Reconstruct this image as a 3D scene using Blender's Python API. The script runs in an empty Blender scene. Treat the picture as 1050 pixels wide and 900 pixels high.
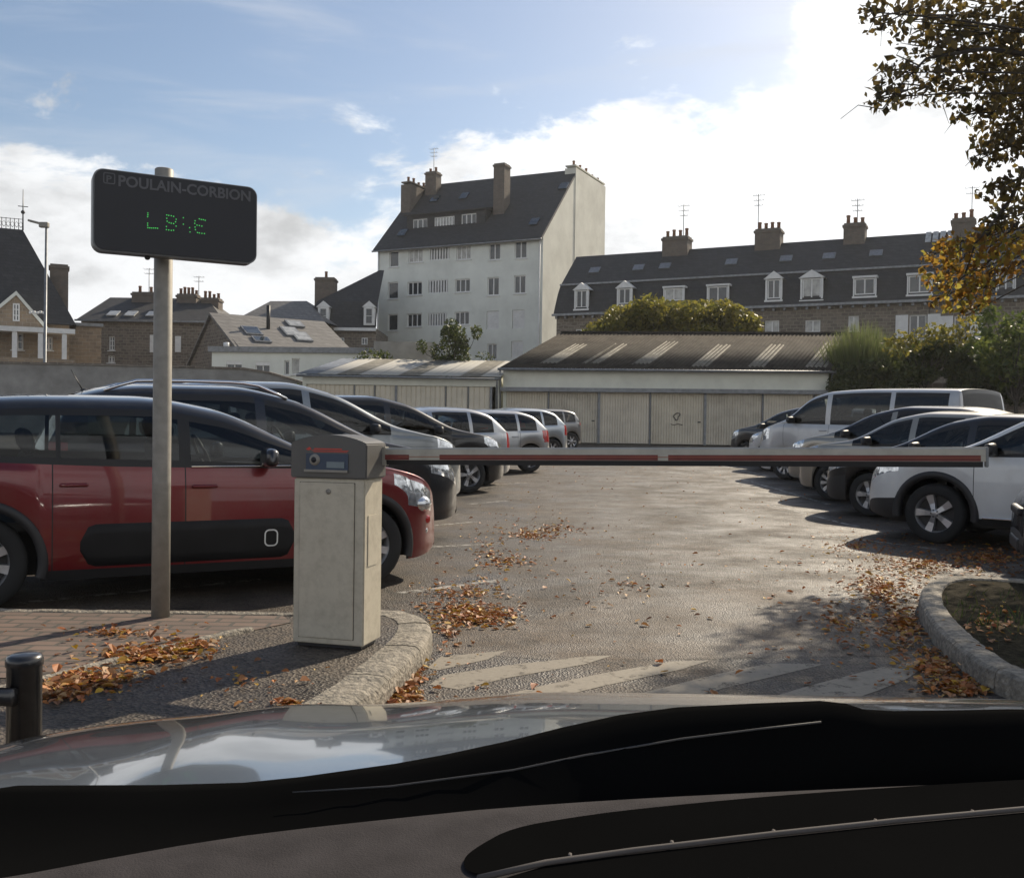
import bpy, bmesh, math, random
import numpy as np
from mathutils import Vector, Matrix
random.seed(7); rng = np.random.default_rng(7)
R = math.radians
scene = bpy.context.scene
COL = scene.collection
PI = math.pi

# ------------------------------------------------------------------ camera
CAM = Vector((0, 0, 1.28)); F_PX = 1000.0
PITCH = math.atan(16/1000); ROLL = R(0.8)
CR = Matrix.Rotation(PI/2-PITCH, 3, 'X') @ Matrix.Rotation(ROLL, 3, 'Z')
cd = bpy.data.cameras.new('camera'); cam = bpy.data.objects.new('camera', cd); COL.objects.link(cam)
cam.matrix_world = Matrix.Translation(CAM) @ CR.to_4x4()
cd.sensor_width = 36; cd.lens = 36*F_PX/1050; cd.clip_start = 0.05; cd.clip_end = 3000
scene.camera = cam
def ray(u, v): return CR @ Vector(((u-525)/F_PX, -(v-450)/F_PX, -1))
def P(u, v, Y):
    d = ray(u, v); return CAM + d*(Y/d.y)
def gz(y): return min(max(0.016*(y-13), 0), .52)
def G(u, v, z=0.0):
    d = ray(u, v); return CAM + d*((z-CAM.z)/d.z)

# ------------------------------------------------------------------ materials
MATS = {}
def nt(m): return m.node_tree.nodes, m.node_tree.links
def mat(name, col, rough=.6, metal=0., var=.12, scale=6., bump=0., bscale=40., coat=0., spec=.5, emit=None, estr=0., dirt=0., dscale=1.2, dcol=(.05,.045,.04)):
    if name in MATS: return MATS[name]
    m = bpy.data.materials.new(name); m.use_nodes = True; MATS[name] = m
    N, Lk = nt(m); b = N['Principled BSDF']
    b.inputs['Roughness'].default_value = rough; b.inputs['Metallic'].default_value = metal
    b.inputs['Coat Weight'].default_value = coat; b.inputs['Coat Roughness'].default_value = .04
    b.inputs['Specular IOR Level'].default_value = spec
    tc = N.new('ShaderNodeTexCoord')
    n = N.new('ShaderNodeTexNoise'); n.inputs['Scale'].default_value = scale; n.inputs['Detail'].default_value = 6
    Lk.new(tc.outputs['Object'], n.inputs['Vector'])
    r = N.new('ShaderNodeValToRGB')
    r.color_ramp.elements[0].position = .3; r.color_ramp.elements[1].position = .7
    r.color_ramp.elements[0].color = (*[max(0, c*(1-var)) for c in col], 1)
    r.color_ramp.elements[1].color = (*[min(1, c*(1+var)) for c in col], 1)
    Lk.new(n.outputs['Fac'], r.inputs['Fac'])
    out = r.outputs['Color']
    if dirt > 0:
        n2 = N.new('ShaderNodeTexNoise'); n2.inputs['Scale'].default_value = dscale; n2.inputs['Detail'].default_value = 9; n2.inputs['Roughness'].default_value = .7
        Lk.new(tc.outputs['Object'], n2.inputs['Vector'])
        r2 = N.new('ShaderNodeValToRGB'); r2.color_ramp.elements[0].position = .45; r2.color_ramp.elements[1].position = .75
        r2.color_ramp.elements[0].color = (0,0,0,1); r2.color_ramp.elements[1].color = (dirt,dirt,dirt,1)
        Lk.new(n2.outputs['Fac'], r2.inputs['Fac'])
        mx = N.new('ShaderNodeMix'); mx.data_type = 'RGBA'
        Lk.new(r2.outputs['Color'], mx.inputs[0]); Lk.new(out, mx.inputs[6]); mx.inputs[7].default_value = (*dcol, 1)
        out = mx.outputs[2]
    Lk.new(out, b.inputs['Base Color'])
    if bump > 0:
        nb = N.new('ShaderNodeTexNoise'); nb.inputs['Scale'].default_value = bscale; nb.inputs['Detail'].default_value = 8
        Lk.new(tc.outputs['Object'], nb.inputs['Vector'])
        bp = N.new('ShaderNodeBump'); bp.inputs['Strength'].default_value = bump; bp.inputs['Distance'].default_value = .02
        Lk.new(nb.outputs['Fac'], bp.inputs['Height']); Lk.new(bp.outputs['Normal'], b.inputs['Normal'])
    if emit:
        b.inputs['Emission Color'].default_value = (*emit, 1); b.inputs['Emission Strength'].default_value = estr
    return m

def brickmat(name, c1, c2, cm, bw, bh, mortar=.012, rough=.85, wobble=.0, bump=.5, axes='XZ'):
    if name in MATS: return MATS[name]
    m = bpy.data.materials.new(name); m.use_nodes = True; MATS[name] = m
    N, Lk = nt(m); b = N['Principled BSDF']; b.inputs['Roughness'].default_value = rough
    tc = N.new('ShaderNodeTexCoord'); sx = N.new('ShaderNodeSeparateXYZ'); cx = N.new('ShaderNodeCombineXYZ')
    Lk.new(tc.outputs['Object'], sx.inputs[0])
    ad = N.new('ShaderNodeMath'); ad.operation = 'ADD'
    if axes == 'XZ':
        Lk.new(sx.outputs['X'], ad.inputs[0]); Lk.new(sx.outputs['Y'], ad.inputs[1])
        Lk.new(ad.outputs[0], cx.inputs[0]); Lk.new(sx.outputs['Z'], cx.inputs[1])
    else:
        Lk.new(sx.outputs['X'], cx.inputs[0]); Lk.new(sx.outputs['Y'], cx.inputs[1])
    vec = cx.outputs[0]
    if wobble:
        nw = N.new('ShaderNodeTexNoise'); nw.inputs['Scale'].default_value = 2.5/bw*.3; Lk.new(tc.outputs['Object'], nw.inputs['Vector'])
        sc = N.new('ShaderNodeVectorMath'); sc.operation = 'MULTIPLY_ADD'
        Lk.new(nw.outputs['Color'], sc.inputs[0]); sc.inputs[1].default_value = (wobble,)*3; Lk.new(vec, sc.inputs[2]); vec = sc.outputs[0]
    br = N.new('ShaderNodeTexBrick'); br.inputs['Scale'].default_value = 1; br.inputs['Brick Width'].default_value = bw
    br.inputs['Row Height'].default_value = bh; br.inputs['Mortar Size'].default_value = mortar
    br.inputs['Color1'].default_value = (*c1,1); br.inputs['Color2'].default_value = (*c2,1); br.inputs['Mortar'].default_value = (*cm,1)
    Lk.new(vec, br.inputs['Vector'])
    n = N.new('ShaderNodeTexNoise'); n.inputs['Scale'].default_value = 3; n.inputs['Detail'].default_value = 8; Lk.new(tc.outputs['Object'], n.inputs['Vector'])
    mr = N.new('ShaderNodeMapRange'); mr.inputs[3].default_value = .65; mr.inputs[4].default_value = 1.3; Lk.new(n.outputs['Fac'], mr.inputs[0])
    mu = N.new('ShaderNodeVectorMath'); mu.operation = 'SCALE'; Lk.new(br.outputs['Color'], mu.inputs[0]); Lk.new(mr.outputs[0], mu.inputs['Scale'])
    Lk.new(mu.outputs[0], b.inputs['Base Color'])
    iv = N.new('ShaderNodeMath'); iv.operation = 'SUBTRACT'; iv.inputs[0].default_value = 1; Lk.new(br.outputs['Fac'], iv.inputs[1])
    a2 = N.new('ShaderNodeMath'); a2.operation = 'MULTIPLY_ADD'; Lk.new(n.outputs['Fac'], a2.inputs[0]); a2.inputs[1].default_value = .6; Lk.new(iv.outputs[0], a2.inputs[2])
    bp = N.new('ShaderNodeBump'); bp.inputs['Strength'].default_value = bump; bp.inputs['Distance'].default_value = .015
    Lk.new(a2.outputs[0], bp.inputs['Height']); Lk.new(bp.outputs['Normal'], b.inputs['Normal'])
    return m

def leafmat(name, cols, trans=.5, rough=.5):
    if name in MATS: return MATS[name]
    m = bpy.data.materials.new(name); m.use_nodes = True; MATS[name] = m
    N, Lk = nt(m); b = N['Principled BSDF']; o = N['Material Output']
    g = N.new('ShaderNodeNewGeometry'); r = N.new('ShaderNodeValToRGB'); cr = r.color_ramp
    for i in range(len(cols)-2): cr.elements.new(.5)
    for i, c in enumerate(cols):
        cr.elements[i].position = i/(len(cols)-1); cr.elements[i].color = (*c, 1)
    Lk.new(g.outputs['Random Per Island'], r.inputs['Fac'])
    Lk.new(r.outputs['Color'], b.inputs['Base Color']); b.inputs['Roughness'].default_value = rough
    t = N.new('ShaderNodeBsdfTranslucent'); Lk.new(r.outputs['Color'], t.inputs['Color'])
    mx = N.new('ShaderNodeMixShader'); mx.inputs[0].default_value = trans
    Lk.new(b.outputs[0], mx.inputs[1]); Lk.new(t.outputs[0], mx.inputs[2]); Lk.new(mx.outputs[0], o.inputs['Surface'])
    return m

def glassmat(name, tint=(.72,.76,.76), refl=(1,1,1)):
    if name in MATS: return MATS[name]
    m = bpy.data.materials.new(name); m.use_nodes = True; MATS[name] = m
    N, Lk = nt(m); o = N['Material Output']; N.remove(N['Principled BSDF'])
    t = N.new('ShaderNodeBsdfTransparent'); t.inputs['Color'].default_value = (*tint,1)
    g = N.new('ShaderNodeBsdfGlossy'); g.inputs['Roughness'].default_value = .03; g.inputs['Color'].default_value = (*refl,1)
    f = N.new('ShaderNodeFresnel'); f.inputs['IOR'].default_value = 1.5
    mx = N.new('ShaderNodeMixShader'); Lk.new(f.outputs[0], mx.inputs[0]); Lk.new(t.outputs[0], mx.inputs[1]); Lk.new(g.outputs[0], mx.inputs[2])
    Lk.new(mx.outputs[0], o.inputs['Surface'])
    return m

def paint(name, col, metal=.35, rough=.32):
    new = name not in MATS
    m = mat(name, col, rough=rough, metal=metal, var=.05, scale=3, coat=.9, dirt=.18, dscale=2.5, dcol=(.16,.14,.12))
    if new:      # the inside of a body shell is dark trim
        N, Lk = nt(m); b = N['Principled BSDF']; l = b.inputs['Base Color'].links[0]; src = l.from_socket
        g = N.new('ShaderNodeNewGeometry'); x = N.new('ShaderNodeMix'); x.data_type = 'RGBA'
        Lk.new(g.outputs['Backfacing'], x.inputs[0]); Lk.new(src, x.inputs[6]); x.inputs[7].default_value = (.02,.02,.021,1); Lk.new(x.outputs[2], b.inputs['Base Color'])
    return m

M = dict(
  black=mat('black_plastic', (.018,.018,.02), .5, var=.2, bump=.1, bscale=300),
  trim=mat('rubber_trim', (.012,.012,.013), .55),
  tyre=mat('tyre_rubber', (.018,.018,.018), .85, var=.25, bump=.15, bscale=120),
  alloy=mat('alloy_rim', (.46,.46,.47), .35, metal=.7, var=.06, dirt=.35, dscale=9),
  seat=mat('seat_fabric', (.05,.05,.055), .9),
  lamp=mat('lamp_lens', (.62,.64,.66), .08, metal=.75, var=.3, scale=25, coat=1),
  red=mat('red_lens', (.42,.02,.018), .15, coat=1, var=.25, scale=20),
  amber=mat('amber_lens', (.5,.16,.02), .2, coat=1),
  chrome=mat('chrome', (.75,.75,.76), .12, metal=1, var=.03),
  plate=mat('plate_white', (.7,.7,.66), .4),
  glass=glassmat('car_glass', (.48,.52,.52)),
  glassd=glassmat('tinted_glass', (.16,.18,.19)),
  white=mat('white_joinery', (.72,.72,.70), .5, var=.05, dirt=.2),
  pane=mat('window_pane', (.035,.045,.055), .06, var=.4, scale=1.2, spec=.8),
  panec=mat('curtained_pane', (.38,.38,.36), .12, var=.35, scale=3, spec=.6),
  slate=brickmat('slate', (.034,.033,.033), (.046,.045,.045), (.024,.023,.023), .35, .22, .012, .72, 0, .35),
  slatel=brickmat('pale_slate', (.16,.15,.14), (.2,.19,.175), (.10,.095,.09), .4, .25, .015, .7, 0, .35),
  stone=brickmat('granite_rubble', (.21,.175,.14), (.13,.11,.09), (.25,.22,.18), .42, .22, .025, .9, .18, .8),
  stonew=brickmat('warm_stone', (.33,.25,.17), (.24,.19,.14), (.33,.28,.22), .45, .24, .02, .9, .15, .7),
  render=mat('pale_render', (.72,.74,.68), .85, var=.07, scale=.6, dirt=.4, dscale=.35, dcol=(.36,.36,.33), bump=.15, bscale=20),
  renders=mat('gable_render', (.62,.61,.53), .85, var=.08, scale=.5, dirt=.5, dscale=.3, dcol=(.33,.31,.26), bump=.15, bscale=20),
  brickc=brickmat('chimney_brick', (.16,.12,.095), (.12,.10,.085), (.15,.14,.12), .22, .08, .012, .9, .02, .6),
  zinc=mat('zinc', (.23,.24,.25), .5, metal=.5, var=.2, dirt=.3),
  steel=mat('galvanised', (.26,.245,.215), .6, metal=.2, var=.15, scale=18, dirt=.35, dscale=5, dcol=(.22,.2,.17)),
  concrete=mat('concrete', (.29,.28,.26), .9, var=.2, scale=1.5, bump=.3, bscale=15, dirt=.5, dscale=.6, dcol=(.15,.145,.13)),
  pot=mat('chimney_pot', (.25,.13,.08), .8),
  bark=mat('bark', (.05,.042,.034), .95, var=.4, scale=14, bump=.9, bscale=30),
)

# ------------------------------------------------------------------ object helpers
def tag(o, label=None, cat=None, group=None, kind=None):
    if label: o['label'] = label
    if cat: o['category'] = cat
    if group: o['group'] = group
    if kind: o['kind'] = kind
    return o
def empty(name, loc=(0,0,0), rz=0, parent=None):
    o = bpy.data.objects.new(name, None); COL.objects.link(o); o.location = loc; o.rotation_euler = (0,0,rz)
    o.empty_display_size = .2
    if parent: o.parent = parent
    return o
def thing(name, label, cat, loc=(0,0,0), rz=0, group=None):
    return tag(empty(name, loc, rz), label, cat, group)
def link(name, me, parent=None):
    o = bpy.data.objects.new(name, me); COL.objects.link(o)
    if parent: o.parent = parent
    return o
def rawmesh(name, V, Fc, m, parent=None, smooth=False, mats=None, midx=None):
    me = bpy.data.meshes.new(name); me.from_pydata([tuple(v) for v in V], [], Fc)
    for mm in (mats or [m]): me.materials.append(mm)
    if midx: me.polygons.foreach_set('material_index', midx)
    if smooth: me.polygons.foreach_set('use_smooth', [True]*len(me.polygons))
    me.update()
    return link(name, me, parent)

class MB:
    def __init__(s): s.V = []; s.F = []; s.I = []; s.mi = 0; s.sm = []
    def add(s, V, Fc, sm=False):
        k = len(s.V); s.V += [tuple(v) for v in V]; s.F += [[i+k for i in f] for f in Fc]; s.I += [s.mi]*len(Fc); s.sm += [sm]*len(Fc); return s
    def box(s, x0, x1, y0, y1, z0, z1):
        return s.add([(x0,y0,z0),(x1,y0,z0),(x1,y1,z0),(x0,y1,z0),(x0,y0,z1),(x1,y0,z1),(x1,y1,z1),(x0,y1,z1)],
            [(0,3,2,1),(4,5,6,7),(0,1,5,4),(1,2,6,5),(2,3,7,6),(3,0,4,7)])
    def prism(s, poly, axis, a, b):
        """poly: 2D points; axis 'x','y','z' = extrusion axis"""
        n = len(poly)
        def mk(p, t):
            return {'x':(t,p[0],p[1]), 'y':(p[0],t,p[1]), 'z':(p[0],p[1],t)}[axis]
        V = [mk(p,a) for p in poly]+[mk(p,b) for p in poly]
        Fc = [list(range(n))[::-1], list(range(n,2*n))]+[(i,(i+1)%n,n+(i+1)%n,n+i) for i in range(n)]
        return s.add(V, Fc)
    def tube(s, pts, r, n=8, caps=True):
        pts = [Vector(p) for p in pts]; rs = r if isinstance(r,(list,tuple)) else [r]*len(pts)
        V = []; up = Vector((0,0,1))
        for i,p in enumerate(pts):
            t = (pts[min(i+1,len(pts)-1)]-pts[max(i-1,0)]).normalized()
            a = t.cross(up if abs(t.z)<.95 else Vector((1,0,0))).normalized(); b = t.cross(a)
            for k in range(n):
                q = 2*PI*k/n; V.append(p+a*math.cos(q)*rs[i]+b*math.sin(q)*rs[i])
        Fc = [(i*n+k, i*n+(k+1)%n, (i+1)*n+(k+1)%n, (i+1)*n+k) for i in range(len(pts)-1) for k in range(n)]
        if caps: Fc += [list(range(n))[::-1], list(range((len(pts)-1)*n, len(pts)*n))]
        return s.add(V, Fc, True)
    def lathe(s, prof, c=(0,0,0), axis='z', n=24):
        V = []
        for r,h in prof:
            for k in range(n):
                q = 2*PI*k/n; x,y = r*math.cos(q), r*math.sin(q)
                V.append({'z':(c[0]+x,c[1]+y,c[2]+h),'y':(c[0]+x,c[1]+h,c[2]+y),'x':(c[0]+h,c[1]+x,c[2]+y)}[axis])
        m = len(prof)
        return s.add(V, [(i*n+k, i*n+(k+1)%n, (i+1)*n+(k+1)%n, (i+1)*n+k) for i in range(m-1) for k in range(n)], True)
    def rbox(s, x0,x1,y0,y1,z0,z1, r=.02, seg=2):
        bm = bmesh.new(); bmesh.ops.create_cube(bm, size=1)
        for v in bm.verts: v.co = Vector(((x0+x1)/2+v.co.x*(x1-x0),(y0+y1)/2+v.co.y*(y1-y0),(z0+z1)/2+v.co.z*(z1-z0)))
        r = min(r, .48*min(x1-x0,y1-y0,z1-z0))
        bmesh.ops.bevel(bm, geom=bm.edges[:], offset=r, segments=seg, profile=.5, affect='EDGES')
        bm.verts.index_update()
        s.add([v.co[:] for v in bm.verts], [[v.index for v in f.verts] for f in bm.faces], False); bm.free(); return s
    def sphere(s, c, rx, ry, rz, n=14, m=9):
        V = []; 
        for i in range(m+1):
            a = PI*i/m
            for k in range(n):
                q = 2*PI*k/n; V.append((c[0]+rx*math.sin(a)*math.cos(q), c[1]+ry*math.sin(a)*math.sin(q), c[2]+rz*math.cos(a)))
        return s.add(V, [(i*n+k,(i+1)*n+k,(i+1)*n+(k+1)%n,i*n+(k+1)%n) for i in range(m) for k in range(n)], True)
    def xf(s, mtx, k0=0):
        s.V = s.V[:k0]+[tuple(mtx @ Vector(v)) for v in s.V[k0:]]; return s
    def build(s, name, m, parent=None, bevel=0):
        mats = m if isinstance(m, list) else [m]
        me = bpy.data.meshes.new(name); me.from_pydata(s.V, [], s.F)
        for mm in mats: me.materials.append(mm)
        me.polygons.foreach_set('material_index', s.I); me.polygons.foreach_set('use_smooth', s.sm)
        bm = bmesh.new(); bm.from_mesh(me); bmesh.ops.recalc_face_normals(bm, faces=bm.faces[:])
        if bevel: bmesh.ops.bevel(bm, geom=[e for e in bm.edges if len(e.link_faces)==2 and e.calc_face_angle(0)>.6], offset=bevel, segments=2, affect='EDGES')
        bm.to_mesh(me); bm.free(); me.update()
        return link(name, me, parent)

def rrect(w, h, r, n=5, cx=0, cy=0):
    pts = []
    for sx,sy,a0 in ((1,1,0),(-1,1,90),(-1,-1,180),(1,-1,270)):
        for k in range(n+1):
            a = R(a0+90*k/n); pts.append((cx+sx*(w/2-r)+r*math.cos(a), cy+sy*(h/2-r)+r*math.sin(a)))
    return pts

def textmesh(body, size):
    cu = bpy.data.curves.new('lettering', 'FONT'); cu.body = body; cu.size = size; cu.extrude = .0015; cu.offset = .022; cu.resolution_u = 3
    o = bpy.data.objects.new('lettering', cu); COL.objects.link(o)
    dg = bpy.context.evaluated_depsgraph_get(); me = bpy.data.meshes.new_from_object(o.evaluated_get(dg))
    bpy.data.objects.remove(o); return me

def leaf_cloud(name, m, blobs, size, parent=None, jit=.35, shell=.5, flat=1.0, aspect=.55, droop=0.0):
    Vs = []
    for (cx,cy,cz,rx,ry,rz,n) in blobs:
        d = rng.normal(size=(n,3)); d /= np.linalg.norm(d,axis=1)[:,None]
        rad = rng.random(n)**(1/3.)*(1-shell)+shell*(.75+.3*rng.random(n)); rad *= rng.random(n)**.12
        c = d*rad[:,None]*np.array([rx,ry,rz])+np.array([cx,cy,cz])
        a = rng.normal(size=(n,3)); a[:,2] -= droop; a /= np.linalg.norm(a,axis=1)[:,None]
        b = rng.normal(size=(n,3)); b -= (b*a).sum(1)[:,None]*a; b /= np.linalg.norm(b,axis=1)[:,None]
        nn = np.cross(a,b)
        s = size*(1+jit*rng.normal(size=n)).clip(.4,1.8); s = s[:,None]
        v0 = c-a*s*.5; v2 = c+a*s*.5; v1 = c+b*s*aspect*.5-a*s*.05+nn*s*.12; v3 = c-b*s*aspect*.5-a*s*.05+nn*s*.12
        Vs.append(np.stack([v0,v1,v2,v3],1).reshape(-1,3))
    V = np.concatenate(Vs); nf = len(V)//4
    if parent is not None:
        V = V-np.array(parent.location)
    return quadmesh(name, V, nf, m, parent)
def quadmesh(name, V, nf, m, parent=None):
    me = bpy.data.meshes.new(name)
    me.vertices.add(len(V)); me.vertices.foreach_set('co', V.astype(np.float32).ravel())
    me.loops.add(nf*4); me.loops.foreach_set('vertex_index', np.arange(nf*4, dtype=np.int32))
    me.polygons.add(nf); me.polygons.foreach_set('loop_start', np.arange(0, nf*4, 4, dtype=np.int32)); me.polygons.foreach_set('loop_total', np.full(nf, 4, dtype=np.int32))
    me.materials.append(m); me.update(calc_edges=True); me.validate()
    return link(name, me, parent)

# ------------------------------------------------------------------ world, sun
SUN_AZ = R(35); SUN_EL = R(34)        # azimuth clockwise from +Y
sdir = Vector((math.sin(SUN_AZ)*math.cos(SUN_EL), math.cos(SUN_AZ)*math.cos(SUN_EL), math.sin(SUN_EL)))
w = bpy.data.worlds.new('World'); scene.world = w; w.use_nodes = True
N, Lk = w.node_tree.nodes, w.node_tree.links; bg = N['Background']; bg.inputs['Strength'].default_value = .1
sky = N.new('ShaderNodeTexSky'); sky.sky_type = 'NISHITA'; sky.sun_disc = False; sky.sun_elevation = SUN_EL; sky.sun_rotation = SUN_AZ
sky.air_density = 1.0; sky.dust_density = .9; sky.ozone_density = .7
def mth(op, a, b=None, c=None, clamp=False):
    n = N.new('ShaderNodeMath'); n.operation = op; n.use_clamp = clamp
    for i, x in enumerate((a,b,c)):
        if x is None: continue
        if isinstance(x,(int,float)): n.inputs[i].default_value = x
        else: Lk.new(x, n.inputs[i])
    return n.outputs[0]
tc = N.new('ShaderNodeTexCoord'); sep = N.new('ShaderNodeSeparateXYZ'); Lk.new(tc.outputs['Generated'], sep.inputs[0])
X, Y, Z = sep.outputs
mp = N.new('ShaderNodeMapping'); Lk.new(tc.outputs['Generated'], mp.inputs[0]); mp.inputs['Scale'].default_value = (1,1,1.9); mp.inputs['Location'].default_value = (.31,.12,.07)
def noise(scale, detail=10, rough=.55, vec=None, dist=0):
    n = N.new('ShaderNodeTexNoise'); n.inputs['Scale'].default_value = scale; n.inputs['Detail'].default_value = detail; n.inputs['Roughness'].default_value = rough
    n.inputs['Distortion'].default_value = dist
    Lk.new(vec or mp.outputs[0], n.inputs['Vector']); return n.outputs['Fac']
nA = noise(5.0, 13, .60, None, .25); nB = noise(9.5, 10, .6); nC = noise(2.6, 5, .5)
edge = mth('MULTIPLY_ADD', mth('MAXIMUM', mth('ADD', X, .17), 0), .40, .23)
edge = mth('ADD', edge, mth('MULTIPLY', mth('MAXIMUM', mth('SUBTRACT', mth('MULTIPLY', X, -1), .14), 0), .06))
edge = mth('ADD', edge, mth('MULTIPLY', mth('MAXIMUM', mth('SUBTRACT', mth('MULTIPLY', Y, -1), .1), 0), .2))  # extra unseen cloud behind the camera, added as soft fill for shaded sides
f = mth('SUBTRACT', edge, Z)
f = mth('ADD', f, mth('MULTIPLY', mth('SUBTRACT', nA, .5), .42))
mask = N.new('ShaderNodeMapRange'); mask.interpolation_type = 'SMOOTHSTEP'; mask.inputs[1].default_value = -.008; mask.inputs[2].default_value = .034
Lk.new(f, mask.inputs[0])
# thin high cirrus streaks
mp2 = N.new('ShaderNodeMapping'); Lk.new(tc.outputs['Generated'], mp2.inputs[0]); mp2.inputs['Scale'].default_value = (1.2,1.2,9); mp2.inputs['Rotation'].default_value = (0,R(9),0)
ci = N.new('ShaderNodeMapRange'); ci.interpolation_type = 'SMOOTHSTEP'; ci.inputs[1].default_value = .44; ci.inputs[2].default_value = .86; ci.inputs[4].default_value = .6
Lk.new(noise(2.6, 9, .6, mp2.outputs[0], .6), ci.inputs[0])
# nearness to the sun
dp = N.new('ShaderNodeVectorMath'); dp.operation = 'DOT_PRODUCT'; Lk.new(tc.outputs['Generated'], dp.inputs[0]); dp.inputs[1].default_value = sdir
sn = mth('POWER', mth('MAXIMUM', dp.outputs['Value'], 0), 5.0)
# cloud body: bright rims (thin) and greyer thick middles
gr = N.new('ShaderNodeMapRange'); gr.interpolation_type = 'SMOOTHSTEP'; gr.inputs[1].default_value = .46; gr.inputs[2].default_value = .66
Lk.new(mth('ADD', mth('MULTIPLY', nB, .45), mth('MULTIPLY', nC, .6)), gr.inputs[0])
lum = mth('ADD', mth('MULTIPLY_ADD', sn, 4.0, 8.6), mth('MULTIPLY', gr.outputs[0], -3.9))
cc = N.new('ShaderNodeCombineXYZ'); 
Lk.new(mth('MULTIPLY', lum, .97), cc.inputs[0]); Lk.new(mth('MULTIPLY', lum, .985), cc.inputs[1]); Lk.new(lum, cc.inputs[2])
skyb = N.new('ShaderNodeMix'); skyb.data_type = 'RGBA'; Lk.new(ci.outputs[0], skyb.inputs[0]); Lk.new(sky.outputs[0], skyb.inputs[6]); skyb.inputs[7].default_value = (6.2,6.5,7.0,1)
mx = N.new('ShaderNodeMix'); mx.data_type = 'RGBA'; Lk.new(mask.outputs[0], mx.inputs[0]); Lk.new(skyb.outputs[2], mx.inputs[6]); Lk.new(cc.outputs[0], mx.inputs[7])
Lk.new(mx.outputs[2], bg.inputs['Color'])
sl = bpy.data.lights.new('sun', 'SUN'); sl.energy = 5.0; sl.angle = R(.6); sl.color = (1, .87, .68)
so = bpy.data.objects.new('sun', sl); COL.objects.link(so); so.rotation_euler = (-sdir).to_track_quat('-Z','Y').to_euler(); so.location = (20,30,40)
scene.view_settings.view_transform = 'Standard'; scene.view_settings.look = 'None'; scene.view_settings.exposure = 0.22; scene.view_settings.gamma = 1
scene.cycles.use_denoising = True; scene.cycles.max_bounces = 8; scene.cycles.transparent_max_bounces = 16
scene.cycles.sample_clamp_indirect = 6

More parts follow.
